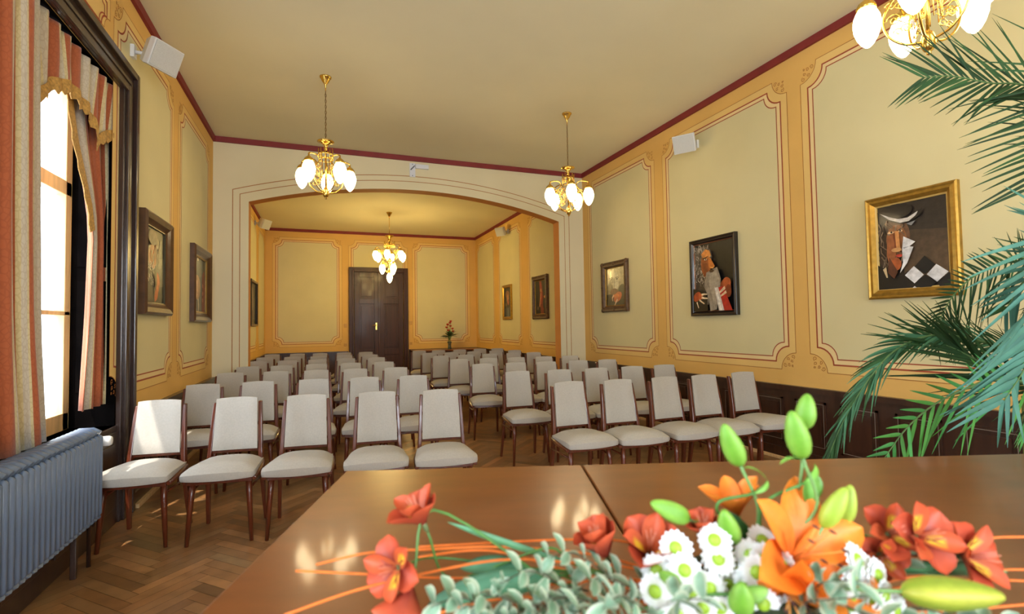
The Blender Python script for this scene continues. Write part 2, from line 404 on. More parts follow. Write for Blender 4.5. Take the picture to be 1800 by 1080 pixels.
# ---------------------------------------------------------------- windows
def make_window(i, y0, y1, rear=False):
    t = bpy.data.objects.new('window_%d' % i, None); C.objects.link(t); t.location = (XL, (y0+y1)/2, 0); struct(t)
    if rear: t.location = ((y0+y1)/2, YN, 0); t.rotation_euler = (0, 0, R(90))
    hw = (y1-y0)/2; W_ = .22
    f = MB()           # moulded casing on the wall, down to the floor
    for s in (-1, 1):
        a, b_ = sorted((s*(hw-.01), s*(hw+W_)))
        f.box((0, a, 0), (.035, b_, WZ1+W_-.02)); 
        for u, wd, d in ((.02, .05, .055), (.10, .03, .045), (.17, .05, .065)):
            a, b_ = sorted((s*(hw+u), s*(hw+u+wd))); f.box((.03, a, 0), (d, b_, WZ1+u+wd-.02))
    f.box((0, -hw, WZ1), (.035, hw, WZ1+W_-.02))
    for u, wd, d in ((.02, .05, .055), (.10, .03, .045), (.17, .05, .065)): f.box((.03, -hw-u, WZ1+u-.02), (d, hw+u, WZ1+u+wd-.02))
    f.build('window_frame', dkwood2, t, bevel=.006)
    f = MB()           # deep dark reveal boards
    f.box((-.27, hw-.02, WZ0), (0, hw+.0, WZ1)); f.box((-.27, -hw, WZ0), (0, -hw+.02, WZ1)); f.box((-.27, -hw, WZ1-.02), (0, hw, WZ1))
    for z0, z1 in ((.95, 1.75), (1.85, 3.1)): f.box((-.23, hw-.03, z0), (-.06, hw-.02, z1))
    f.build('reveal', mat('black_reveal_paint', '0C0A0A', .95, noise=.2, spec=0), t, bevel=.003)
    f = MB(); f.box((-.345, -hw-.02, WZ0-.04), (.012, hw+.02, WZ0)); f.box((0, -hw, 0), (.02, hw, WZ0-.04))
    for k in range(4): f.box((.02, -hw+.08+k*hw/2, .12), (.03, -hw-.08+(k+1)*hw/2, WZ0-.12))
    f.build('window_sill', dkwood2, t, bevel=.004)
    f = MB(); x0, x1 = -.33, -.27
    for a, b_ in ((-hw+.02, -hw+.10), (hw-.10, hw-.02), (-.05, .05)): f.box((x0, a, WZ0), (x1, b_, WZ1-.02))
    for z0, z1 in ((WZ0, WZ0+.12), (2.35, 2.45), (WZ1-.10, WZ1-.02), (1.5, 1.53)): f.box((x0, -hw+.02, z0), (x1, hw-.02, z1))
    f.build('sash', sashm, t, bevel=.004)
    f = MB(); f.box((-.305, -hw+.09, WZ0+.1), (-.30, hw-.09, WZ1-.09)); f.build('pane', paneglass, t)
for i, (a, b_) in enumerate(WIN): make_window(i+1, a, b_)
for i, (a, b_) in enumerate(RWIN): make_window(i+3, a, b_, True)
# curtains of the visible window
def curtain(edgeL, edgeR, waves, amp, x, z0, z1, u0, u1, rows=14, cols=70, ph=0., flare=1.):
    m_ = MB(); rows_ = []; uvs = []
    for i in range(rows+1):
        t = i/rows; z = z1+(z0-z1)*t; a = edgeL(t); b_ = edgeR(t); r = []; ur = []
        for j in range(cols+1):
            u = j/cols; y = a+(b_-a)*u
            dx = amp*(1+.4*t*flare)*(sin(2*pi*waves*u+ph+.5*sin(3*t))+.3*sin(2*pi*waves*2.3*u+1.3+t))
            r.append((x+dx, y+.25*amp*cos(2*pi*waves*u+ph), z)); ur.append((u0+(u1-u0)*u, t*2.4))
        rows_.append(r); uvs.append(ur)
    m_.grid(rows_, uvs=uvs); return m_
def lerp(P):
    def f(t):
        for (a, va), (b_, vb) in zip(P, P[1:]):
            if t <= b_: return va+(vb-va)*(t-a)/(b_-a)
        return P[-1][1]
    return f
XC = XL-.06
c = tag(curtain(lerp([(0, 2.47), (1, 2.50)]), lerp([(0, 3.26), (.5, 3.29), (.75, 3.32), (1, 3.41)]), 5, .018, XC+.098, .80, 3.17, .25, 3.58).build('curtain', curtm, solid=.004),
    'orange and cream striped floral curtain on the near left side of the window', 'curtain')
eR = lerp([(0, 3.74), (.24, 3.94), (.40, 4.16), (.47, 4.21), (.74, 4.17), (1, 4.09)])
c = tag(curtain(eR, lerp([(0, 4.478), (1, 4.478)]), 3.2, .015, XC-.016, .86, 3.17, .0, 1.95, ph=.6).build('curtain', curtm, solid=.004),
    'narrow striped curtain tied back by the dark casing on the far side of window', 'curtain')
f = MB(); E_ = [Vector((XC-.002, eR(i/20*.47), 3.17-2.31*.47*i/20)) for i in range(3, 21)]
f.grid([[p+Vector((.012, -.05-.010*((k*5) % 3), -.03)) for k, p in enumerate(E_)], [p+Vector((.012, .012, 0)) for p in E_]], smooth=False)
f.build('gold_trim', fringem, solid=.005).parent = c
def swag():
    t = thing('valance', 'gathered striped valance with gold fringe across the window top', 'valance', (XC+.042, 0, 3.17))
    drop_ = lerp([(2.48, .62), (2.62, .36), (2.95, .27), (3.22, .36), (3.38, .48), (3.52, .35), (3.75, .265), (4.0, .31), (4.10, .37), (4.16, .47), (4.22, .40), (4.46, .30)])
    m_ = MB(); rows_ = []; uvs = []; n_ = 110
    for i in range(13):
        s_ = i/12; r = []; ur = []
        for j in range(n_+1):
            u = j/n_; y = 2.48+1.99*u
            r.append((.016*sin(2*pi*15*u)*(1-.3*s_), y, -drop_(y)*s_)); ur.append((.1+6*u+.12*s_*sin(9*u), s_*.4))
        rows_.append(r); uvs.append(ur); edge = r
    m_.grid(rows_, uvs=uvs); m_.build('valance_cloth', curtm, t, solid=.003)
    f = MB(); r0 = [Vector(p)+Vector((.004, 0, .012)) for p in edge]
    rows2 = [r0, [p+Vector((.004, 0, -.035)) for p in r0], [p+Vector((0, 0, -.085+.012*((k*7) % 3-1))) for k, p in enumerate(r0)]]
    f.grid(rows2, smooth=False); f.build('fringe', fringem, t, solid=.005)
swag()
# curtain pole
# ---------------------------------------------------------------- radiator
t = thing('radiator', 'blue-grey ribbed column radiator under the window', 'radiator', (XL+.125, 2.9, 0))
sec = MB()
def roundcol(m_, x, z0, z1, r):
    m_.lathe([(0.002, z0-r*.9), (r*.6, z0-r*.6), (r, z0), (r, z1), (r*.6, z1+r*.6), (0.002, z1+r*.9)], (x, 0, 0), n=10)
for x in (-.06, -.02, .02, .06): roundcol(sec, x, .32, .76, .0185)
sec.tube([(-.06, 0, .31), (-.03, 0, .29), (.03, 0, .29), (.06, 0, .31)], .022, n=8); sec.tube([(-.06, 0, .78), (-.03, 0, .80), (.03, 0, .80), (.06, 0, .78)], .022, n=8)
first = None
for k in range(32):
    y = -.8+k*.05
    if first is None: first = sec.build('radiator_section', radm, t, loc=(0, y, 0))
    else:
        o = first.copy(); C.objects.link(o); o.parent = t; o.location = (0, y, 0)
for y in (-.7, .65):
    f = MB(); f.box((-.03, y-.012, 0), (.0, y+.012, .30)); f.build('foot', dkwood2, t, bevel=.004)
f = MB(); f.tube([(0, .74, .72), (0, .83, .72)], .012, n=8); f.lathe([(.003, 0), (.026, .004), (.03, .02), (.03, .05), (.024, .062), (.003, .064)], (.03, .84, .72), mtx=Matrix.Rotation(R(90), 3, 'Y'))
f.build('valve_knob', white, t)['label'] = 'round white thermostat knob'
f = MB(); f.tube([(0, .74, .33), (0, .80, .30), (0, .80, 0)], .011, n=8); f.build('pipe', dkwood2, t)
# ---------------------------------------------------------------- door in the back wall
def make_door():
    t = bpy.data.objects.new('door_1', None); C.objects.link(t); t.location = (1.49, YB, 0); struct(t); t['label'] = 'dark double door with four panels in the back wall'
    f = MB(); W0, H = .81, 3.075
    f.box((-W0, -.09, 0), (-W0+.13, 0, H)); f.box((W0-.13, -.09, 0), (W0, 0, H)); f.box((-W0+.13, -.09, H-.13), (W0-.13, 0, H))
    for s in (-1, 1):
        a, b_ = sorted((s*(W0-.13), s*(W0-.08))); f.box((a, -.11, 0), (b_, -.09, H-.08))
    f.box((-W0+.13, -.11, H-.13), (W0-.13, -.09, H-.08))
    f.build('door_frame', doorwood, t, bevel=.008)
    for s in (-1, 1):
        c0 = s*.335; hw = .335
        f = MB(); f.box((c0-hw+.004, -.035, .01), (c0+hw-.004, 0, H-.13))
        for u in (-1, 1):
            a, b_ = sorted((c0+u*(hw-.004), c0+u*(hw-.13))); f.box((a, -.06, .01), (b_, -.035, H-.13))
        for z0, z1 in ((.01, .2), (.62, .78), (2.05, 2.20), (H-.27, H-.13)): f.box((c0-hw+.13, -.06, z0), (c0+hw-.13, -.035, z1))
        lf = f.build('door_leaf', doorwood, t, bevel=.004)
        for z0, z1 in ((.2, .62), (.78, 2.05), (2.20, H-.27)):
            p_ = MB(); x0, x1 = c0-hw+.13, c0+hw-.13
            for k, d in ((0, .058), (.02, .046)):
                pass
            p_.box((x0+.03, -.042, z0+.03), (x1-.03, -.035, z1-.03)); p_.box((x0+.06, -.055, z0+.06), (x1-.06, -.042, z1-.06))
            p_.build('panel', doorwood, lf, bevel=.006)
    f = MB(); f.box((-.03, -.075, .01), (.03, -.06, H-.13)); f.build('astragal', doorwood, t, bevel=.005)
    f = MB(); f.box((-.10, -.068, 1.32), (-.06, -.06, 1.52)); f.tube([(-.08, -.06, 1.45), (-.08, -.12, 1.45), (-.10, -.125, 1.45), (-.20, -.12, 1.445)], .010, n=8); f.build('handle', brass, t)
make_door()
# ---------------------------------------------------------------- electrical plates
def plate(name, x, z, label, cat, kind):
    t = thing(name, label, cat, (x, YB, z))
    f = MB(); f.box((-.04, -.012, -.055 if kind == 's' else -.04), (.04, 0, .055 if kind == 's' else .04)); f.build('plate', mat('ochre_plastic', 'C99A58', .5), t, bevel=.004)
    f = MB()
    if kind == 's': f.box((-.025, -.018, -.03), (.025, -.012, .03)); f.build('rocker', mat('ochre_plastic', 'C99A58'), t, bevel=.003)
    else: f.lathe([(.001, 0), (.03, .001), (.03, .006), (.02, .007), (.018, .003), (.001, .002)], (0, -.012, 0), mtx=Matrix.Rotation(R(90), 3, 'X')); f.build('socket_ring', mat('ochre_plastic', 'C99A58'), t)
plate('light_switch', .585, 1.45, 'small wall switch left of the dark double door', 'switch', 's')
plate('wall_socket', .585, .92, 'small wall socket low to the left of the dark door', 'socket', 'o')
plate('light_switch', 2.38, 1.50, 'small wall switch right of the dark double door', 'switch', 's')
plate('wall_socket', 2.38, .91, 'small wall socket low to the right of the dark door', 'socket', 'o')
# white bracket on the arch wall
t = thing('wall_bracket', 'white L-shaped metal bracket on the arch wall under the red band', 'bracket', (1.33, YA, 3.86))
f = MB(); f.box((-.045, -.012, -.11), (.045, 0, .11)); f.build('plate', metalw, t, bevel=.003)
f = MB(); f.box((.045, -.05, .025), (.25, -.005, .09)); f.box((.08, -.055, .04), (.17, -.05, .078)); f.build('arm', metalw, t, bevel=.004)
f = MB(); f.tube([(-.03, -.014, .0), (.03, -.05, .06)], .008, n=6); f.build('latch', mat('grey_metal', '7A808C', .4, .6), t)
for z in (-.09, .09):
    f = MB(); f.lathe([(.001, 0), (.008, .001), (.006, .005), (.001, .006)], (0, -.012, z), n=8, mtx=Matrix.Rotation(R(90), 3, 'X')); f.build('screw', mat('grey_metal', '7A808C', .4, .6), t)
# ---------------------------------------------------------------- loudspeakers
def speaker(loc, rz, label, side):
    # box tapering to the wall, hung on a bracket; local -y faces out of the wall
    t = thing('loudspeaker', label, 'loudspeaker', loc, rz, 'white wall speakers')
    Q = Matrix.Rotation(R(side*34), 4, 'Z') @ Matrix.Rotation(R(24), 4, 'X') @ Matrix.Scale(.86, 4)
    o_ = Vector((0, -.18, 0))
    f = MB()
    fr = [(-.15, -.11, -.125), (.15, -.11, -.125), (.15, -.11, .125), (-.15, -.11, .125)]
    bk = [(-.07, .10, -.10), (.07, .10, -.10), (.07, .10, .10), (-.07, .10, .10)]
    mid = [(-.15, -.05, -.125), (.15, -.05, -.125), (.15, -.05, .125), (-.15, -.05, .125)]
    rows_ = [[Q @ Vector(p)+o_ for p in fr], [Q @ Vector(p)+o_ for p in mid], [Q @ Vector(p)+o_ for p in bk]]
    f.grid(rows_, closed=True, smooth=False, capends=True); f.build('cabinet', white, t, bevel=.006)
    f = MB(); f.box((-.14, -.118, -.115), (.14, -.11, .115), mtx=Matrix.Translation(o_) @ Q); f.build('grille', mat('grille_cloth', 'C2C2BE', .8, noise=.1, scale=200, bump=.4, bscale=400), t, bevel=.003)
    f = MB(); f.box((-.03, -.03, -.05), (.03, 0, .05)); f.tube([(0, -.02, 0), (0, -.12, 0)], .015, n=8); f.build('bracket', white, t)
speaker((XL, 4.70, 3.60), RL, 'white loudspeaker on the left wall above the two brown framed paintings', -1)
speaker((XR, 4.93, 3.59), RR, 'white loudspeaker high on right wall above the bearded man painting', 1)
speaker((XL, 12.4, 3.76), RL, 'white loudspeaker on the left wall beyond the arch', -1)
speaker((XR, 11.7, 3.74), RR, 'white loudspeaker on the right wall beyond the arch', 1)
# ---------------------------------------------------------------- paintings
def frame_mesh(w_, h_, prof):   # prof: (inset from outer edge, depth out)
    m_ = MB(); rows_ = []
    for ins, d in prof:
        rows_.append([(-w_/2+ins, -d, -h_/2+ins), (w_/2-ins, -d, -h_/2+ins), (w_/2-ins, -d, h_/2-ins), (-w_/2+ins, -d, h_/2-ins)])
    m_.grid(rows_, closed=True, smooth=False); return m_
def picture(wall, pos, w_, h_, prof, fm, shapes, bgcol, label, inner=None, frame_label=None):
    y0, z0 = pos
    loc, rz = ((XL, y0, z0), RL) if wall == 'left' else ((XR, y0, z0), RR)
    t = thing('painting', label, 'painting', loc, rz, 'framed portraits on the walls')
    o = frame_mesh(w_, h_, prof).build('frame', fm, t)
    ins, d = prof[-1]; cw, ch = w_/2-ins, h_/2-ins
    if inner:
        i_ = frame_mesh(2*cw+.006, 2*ch+.006, [(0, d-.002), (0, d+.004), (inner[0], d-.004), (inner[0], d-.012)]).build('inner_slip', inner[1], t)
    m_ = MB(); dd = d-.014
    m_.poly([(-cw-.004, -dd, -ch-.004), (cw+.004, -dd, -ch-.004), (cw+.004, -dd, ch+.004), (-cw-.004, -dd, ch+.004)], col=[hexc(c_) for c_ in bgcol] if isinstance(bgcol, list) else hexc(bgcol))
    for k, (c_, P) in enumerate(shapes):
        pts = [(max(-cw, min(cw, (u*2-1)*cw)), -(dd+.0005*(k+1)/2), max(-ch, min(ch, (v*2-1)*ch))) for u, v in P]
        m_.poly(pts, col=hexc(c_) if isinstance(c_, str) else [hexc(x) for x in c_])
    m_.build('canvas', paint, t)
    return t
def ell(cx, cy, rx, ry, n=18, a0=0, a1=360, rot=0):
    P = []
    for i in range(n):
        a = R(a0+(a1-a0)*i/(n if a1-a0 == 360 else n-1)); x, y = rx*cos(a), ry*sin(a); r_ = R(rot)
        P.append((cx+x*cos(r_)-y*sin(r_), cy+x*sin(r_)+y*cos(r_)))
    return P
def stroke(P, wd):
    L_, R_ = [], []
    for i in range(len(P)):
        a, c_ = Vector(P[max(i-1, 0)]), Vector(P[min(i+1, len(P)-1)]); d = (c_-a).normalized(); n_ = Vector((-d.y, d.x))*wd/2*(1-.6*i/len(P))
        L_.append(tuple(Vector(P[i])+n_)); R_.append(tuple(Vector(P[i])-n_))
    return L_+R_[::-1]
rp = random.Random(11)
# 1: man in a wide hat with a white collar (gilt frame, near right)
S1 = [('2A2320', [(0, .55), (1, .55), (1, 1), (0, 1)]), (['5A4632', '6E563C', '4A3A2C', '3A3028'], [(.38, .12), (1, .1), (1, .62), (.35, .68)]),
      ('6B4A34', ell(.26, .60, .22, .25)), ('3A2A22', ell(.10, .5, .10, .28)),
      ('94603A', ell(.28, .58, .15, .17)), ('9A5A34', [(.16, .62), (.24, .66), (.28, .40), (.20, .22), (.14, .4)]),
      ('C8894F', [(.27, .68), (.33, .67), (.345, .47), (.26, .46)]), ('7A3E22', [(.255, .66), (.275, .66), (.29, .47), (.26, .47)]),
      ('DDB88A', ell(.215, .665, .05, .014)), ('2A211C', ell(.225, .668, .016, .012)), ('DDB88A', ell(.36, .67, .03, .012)), ('2A211C', ell(.355, .672, .012, .011)),
      ('C99560', ell(.29, .455, .075, .025)), ('B8362A', ell(.325, .385, .05, .016)), ('D0533A', ell(.335, .375, .03, .008)),
      ('A8552A', ell(.28, .29, .075, .075)), ('5A301E', [(.18, .38), (.30, .2), (.24, .12), (.15, .2)]),
      ('0C0A0B', [(0, 0), (.62, 0), (.58, .16), (.44, .2), (.36, .15), (.22, .12), (.12, .24), (0, .3)]),
      ('171314', ell(.30, .90, .24, .09)), ('100E0F', [(.02, .93), (.2, .86), (.36, .81), (.52, .82), (.68, .89), (.62, .80), (.48, .755), (.36, .75), (.2, .80), (.06, .88)]), ('C8C4C2', [(.06, .915), (.2, .853), (.33, .81), (.47, .807), (.63, .865), (.58, .815), (.487, .765), (.363, .762), (.2, .82)]),
      ('0F0E10', [(.62, .87), (.68, .88), (.66, .82), (.58, .79)]), ('7C7F84', [(.45, .74), (.58, .76), (.52, .71)]),
      ('DADBE0', [(.40, .60), (.565, .52), (.48, .475), (.535, .465), (.44, .29), (.33, .18), (.38, .30), (.375, .45)]),
      ('9FA3AC', [(.39, .475), (.48, .475), (.40, .455)]), ('CBB38A', [(.08, .24), (.13, .27), (.15, .14), (.13, .14)]),
      ('0B0B0C', [(.68, .35), (.82, .24), (.68, .145), (.54, .24)]), ('D6D7DC', [(.53, .245), (.66, .14), (.53, .05), (.40, .15)]), ('D6D7DC', [(.83, .245), (.98, .15), (.83, .05), (.70, .14)]),
      ('0B0B0C', [(.68, .14), (.82, .04), (.75, 0), (.6, 0), (.54, .04)]), ('0B0B0C', [(.98, .14), (1, .14), (1, 0), (.86, 0), (.84, .04)]), ('D6D7DC', [(.50, 0), (.56, 0), (.53, .02)])]
for k in range(40):
    x, y = rp.uniform(.02, .4), rp.uniform(.35, .85); S1.insert(5, (rp.choice(['7A6450', '4A3A2E', '8C7A66', '352A24']), stroke([(x, y), (x+rp.uniform(-.05, .05), y-.06), (x+rp.uniform(-.08, .08), y-.12)], .018)))
PG = [(0, 0), (0, .035), (.012, .045), (.025, .038), (.045, .042), (.06, .030), (.075, .018)]
picture('right', (2.567, 1.973), .665, .845, PG, gold, S1, ['15110F', '1B1512', '2A2420', '1E1A18'],
        'gilt framed painting of a man in a wide hat beside the palm', inner=(.012, mat('cream_slip', 'C8A860', .5)))
# 2: bearded man with a red book (black frame)
S2 = [('0D1014', [(.4, 0), (1, 0), (1, 1), (.4, 1)]), ('241C18', ell(.25, .55, .32, .45)),
      ('6E6558', ell(.22, .80, .24, .16)), ('5E564C', ell(.14, .58, .14, .26)), ('4A4038', ell(.20, .42, .2, .2)),
      ('944E26', ell(.34, .69, .13, .19)), ('D0853F', [(.22, .84), (.33, .905), (.44, .88), (.48, .80), (.40, .765), (.26, .785)]), ('7A3C1C', [(.25, .70), (.38, .70), (.40, .55), (.28, .5)]),
      ('C4722F', [(.40, .78), (.46, .77), (.57, .64), (.52, .61), (.42, .62)]), ('E0A050', [(.43, .64), (.55, .63), (.50, .61)]),
      ('E6D6B8', ell(.335, .755, .035, .012)), ('1A1512', ell(.34, .757, .013, .012)), ('E6D6B8', ell(.475, .79, .022, .010)), ('1A1512', ell(.48, .79, .010, .010)), ('2A1C14', [(.26, .775), (.40, .80), (.40, .785), (.27, .76)]),
      ('8C8378', [(.36, .56), (.52, .60), (.64, .62), (.72, .45), (.70, .30), (.60, .02), (.44, .0), (.40, .2), (.30, .35)]),
      ('A09688', [(.46, .54), (.60, .59), (.68, .45), (.62, .2), (.54, .03), (.50, .2), (.42, .4)]), ('4A3426', ell(.50, .575, .06, .022)),
      ('0B0C10', [(0, 0), (.38, 0), (.36, .2), (.22, .3), (0, .34)]),
      ('A4431F', ell(.10, .22, .11, .065, rot=20)), ('B85A30', [(.16, .27), (.26, .25), (.24, .18), (.14, .17)]),
      ('E6D2B4', stroke([(.22, .245), (.30, .25), (.37, .245)], .03)), ('E6D2B4', stroke([(.22, .205), (.30, .19), (.38, .185)], .03)), ('DCC4A4', stroke([(.16, .17), (.22, .14), (.29, .11)], .03)), ('E6D2B4', stroke([(.09, .14), (.11, .10), (.135, .05)], .028)),
      ('8A3A1C', ell(.83, .33, .13, .11)), ('A8502A', ell(.86, .38, .10, .08)), ('7A2E16', ell(.90, .27, .07, .09)),
      ('B01F1C', [(.66, .33), (.78, .34), (.98, .0), (.76, 0)]), ('C8BFB8', [(.56, .33), (.655, .335), (.79, .0), (.66, .0)]), ('E2DCD4', [(.575, .33), (.62, .332), (.74, .0), (.68, .0)]),
      ('DEC2A6', stroke([(.82, .32), (.74, .28), (.68, .25)], .045)), ('D8B898', stroke([(.85, .26), (.78, .23), (.70, .20)], .04))]
for k in range(46):
    x, y = rp.uniform(.02, .35), rp.uniform(.42, .98); S2.insert(5, (rp.choice(['B8B0A4', '8A8176', '5E564C', 'CFC8BC']), stroke([(x, y), (x+rp.uniform(-.04, .04), y-.035), (x+rp.uniform(-.05, .05), y-.07)], .014)))
for k in range(60):
    x, y = (rp.uniform(.02, .22), rp.uniform(.45, .95)) if k % 3 else (rp.uniform(.05, .42), rp.uniform(.90, .99)); S2.insert(12, (rp.choice(['B8B0A4', '8A8176', '6E665C', 'A39A8E']), stroke([(x, y), (x+rp.uniform(-.03, .03), y-.03), (x+rp.uniform(-.04, .04), y-.055)], .022)))
for k in range(26):
    x, y = rp.uniform(.36, .62), rp.uniform(.35, .55); S2.insert(-18, (rp.choice(['B5AC9E', '7E7468', '968C7E']), stroke([(x, y), (x+.01, y-.14), (x+.02*rp.uniform(-1, 1), y-.28)], .016)))
PB = [(0, 0), (0, .045), (.01, .05), (.03, .044), (.04, .048), (.05, .03), (.055, .02)]
picture('right', (4.705, 1.928), .75, .935, PB, blackf, S2, '14161A', 'black framed painting of a bearded old man holding a red book', inner=(.010, mat('copper_slip', '9A6A4A', .4, .4)))
# 3: pale face painting, carved brown frame
S3 = [(['8A7A58', 'A89A74', 'BCAE88', '9A8A64'], [(0, .3), (1, .35), (1, 1), (0, 1)]), ('C4B890', ell(.45, .75, .32, .22)), ('D8D0B0', ell(.50, .62, .16, .26)),
      ('5E5038', stroke([(.2, .72), (.32, .75), (.38, .70)], .02)), ('5E5038', stroke([(.52, .72), (.62, .74), (.70, .70)], .02)), ('3A3226', ell(.30, .69, .05, .02)), ('3A3226', ell(.60, .69, .05, .02)), ('9A8C66', stroke([(.45, .7), (.44, .5), (.48, .42)], .03)),
      ('2E2A22', ell(.85, .32, .2, .22)), ('14110F', [(0, 0), (1, 0), (1, .18), (.6, .1), (.3, .12), (0, .18)]), ('6E4430', ell(.45, .36, .2, .09)),
      ('B8552A', ell(.62, .22, .22, .12, rot=20)), ('CC7038', ell(.55, .25, .14, .06)), ('D8B090', stroke([(.42, .28), (.34, .2), (.36, .12)], .06)), ('D8B8A0', stroke([(.62, .16), (.52, .08), (.46, .0)], .06))]
for k in range(30):
    x, y = rp.uniform(.03, .95), rp.uniform(.5, .98); S3.insert(3, (rp.choice(['7A6E50', 'C8BE9A', 'A09270']), stroke([(x, y), (x+.02, y-.06), (x+.03*rp.uniform(-1, 1), y-.14)], .02)))
PO = [(0, 0), (0, .04), (.015, .055), (.04, .045), (.07, .05), (.09, .025), (.095, .018)]
def rosettes(t, w_, h_, m, d=.05, r=.04):
    for sx in (-1, 1):
        for sz in (-1, 1):
            f = MB(); f.lathe([(.002, .012), (r*.5, .010), (r*.8, .004), (r, -.01), (r*.9, -.03)][::-1], (sx*(w_/2-.03), -d, sz*(h_/2-.03)), n=10, mtx=Matrix.Rotation(R(90), 3, 'X')); f.build('corner_ornament', m, t)
    for sx, sz in ((-1, 0), (1, 0), (0, -1), (0, 1)):
        f = MB(); f.lathe([(.002, .008), (r*.6, .005), (r*.8, -.01), (r*.7, -.03)][::-1], (sx*(w_/2-.03), -d, sz*(h_/2-.03)), n=10, mtx=Matrix.Rotation(R(90), 3, 'X')); f.build('corner_ornament', m, t)
t = picture('right', (6.85, 1.975), .75, .80, PO, ornf, S3, '2A241C', 'brown carved frame with a pale face painting near the arch', inner=(.01, gold)); rosettes(t, .75, .80, ornf)
# 4, 5: beyond the arch on the right wall
S4 = [('0E0B0C', [(0, 0), (1, 0), (1, 1), (0, 1)]), ('7A1E16', [(.35, .98), (.55, 1), (.70, .6), (.78, .2), (.72, 0), (.48, 0), (.42, .4)]), ('A83222', [(.42, .95), (.5, .95), (.60, .6), (.58, .3), (.50, .3), (.48, .6)]),
      ('B87848', ell(.50, .70, .07, .06)), ('C88A5A', [(.46, .62), (.54, .62), (.40, .2), (.34, .22)]), ('C08040', ell(.86, .50, .10, .04)), ('1A1A22', ell(.8, .3, .14, .16)), ('6A5A50', ell(.22, .18, .08, .06))]
PD = [(0, 0), (0, .045), (.015, .06), (.045, .05), (.08, .055), (.10, .02)]
t = picture('right', (9.76, 1.975), .78, .92, PD, ornf, S4, '0E0B0C', 'ornate dark framed painting of a red robed figure beyond the arch', inner=(.012, gold)); rosettes(t, .78, .92, ornf)
S5 = [('2A2620', [(0, 0), (1, 0), (1, 1), (0, 1)]), ('3A4048', [(0, 0), (1, 0), (1, .35), (0, .3)]), ('8A5A38', ell(.45, .78, .28, .13)), ('B07A50', ell(.5, .62, .16, .16)), ('A0503A', ell(.55, .5, .12, .10)), ('5E6A70', [(.4, 0), (.62, 0), (.6, .3), (.46, .3)]), ('6A5230', ell(.2, .42, .14, .06))]
picture('right', (11.81, 1.965), .64, .87, PG, gold, S5, '201C18', 'gilt framed dark portrait farthest along right wall beyond the arch')
# left wall
S6 = [('4A4A40', [(0, 0), (1, 0), (1, 1), (0, 1)]), ('6A6A5A', [(.55, .2), (1, .25), (1, .65), (.6, .6)]), ('8A7A60', ell(.42, .72, .36, .24)), ('A0603A', ell(.42, .62, .2, .16)), ('B87040', ell(.46, .58, .12, .12)), ('8A4A2A', ell(.55, .72, .06, .12)),
      ('C8C0B0', stroke([(.02, .98), (.08, .9), (.14, .80)], .10)), ('A8582A', [(.28, .96), (.36, .98), (.34, .8), (.26, .82)]), ('5E564C', ell(.3, .86, .22, .1)), ('B04A20', [(.50, .42), (.60, .38), (.66, .28), (.52, .05), (.40, .0), (.38, .08), (.48, .25)]), ('CC6A30', [(.52, .40), (.57, .36), (.60, .28), (.50, .10), (.50, .25)]),
      ('22201C', [(0, 0), (.36, 0), (.30, .2), (.1, .26), (0, .3)])]
for k in range(50):
    x, y = rp.uniform(.02, .42), rp.uniform(.2, .56); S6.insert(-4, (rp.choice(['C8C2B4', '9A9284', '6E675C', 'DAD5CA']), stroke([(x, y), (x+rp.uniform(-.04, .05), y-.03), (x+rp.uniform(-.05, .05), y-.06)], .016)))
for k in range(30):
    x, y = rp.uniform(.1, .8), rp.uniform(.62, .97); S6.insert(7, (rp.choice(['8A7C64', 'A89A80', '5A5244', '7A4A30']), stroke([(x, y), (x+rp.uniform(-.05, .05), y-.07), (x+rp.uniform(-.08, .05), y-.13)], .025)))
PW = [(0, 0), (0, .05), (.02, .065), (.06, .05), (.085, .03), (.10, .022), (.11, .02)]
picture('left', (5.315, 1.965), .80, .88, PW, brownf, S6, '3A362E', 'wide brown framed painting with an orange streak, nearest the window')
S7 = [('2E3028', [(0, 0), (1, 0), (1, 1), (0, 1)]), ('3E4638', ell(.45, .8, .4, .16)), ('A0703C', ell(.35, .45, .22, .22)), ('C09060', ell(.32, .42, .10, .16)), ('7A2A22', [(.70, .7), (.88, .8), (.98, .5), (.95, .0), (.68, 0), (.72, .4)]), ('B8A888', stroke([(.25, .30), (.2, .15), (.28, .02)], .08)), ('C8B898', stroke([(.42, .25), (.45, .1), (.42, .02)], .06)), ('D8C8B0', ell(.38, .95, .05, .03)),
      ('B06A58', ell(.76, .5, .05, .04)), ('B06A58', ell(.76, .36, .05, .04)), ('B06A58', ell(.76, .24, .05, .04))]
picture('left', (7.07, 1.935), .92, .90, PW, brownf, S7, '26261F', 'brown framed painting with a red patch, on left wall next to the arch', inner=(.02, mat('gold_slip', '9A7C40', .4, .5)))
S8 = [('1A1816', [(0, 0), (1, 0), (1, 1), (0, 1)]), ('6A6258', ell(.35, .6, .2, .3)), ('3E444A', [(.5, .1), (.9, .1), (.9, .7), (.5, .6)])]
picture('left', (12.1, 1.95), 1.10, .98, PB, blackf, S8, '151311', 'dark framed painting on the left wall beyond the arch')
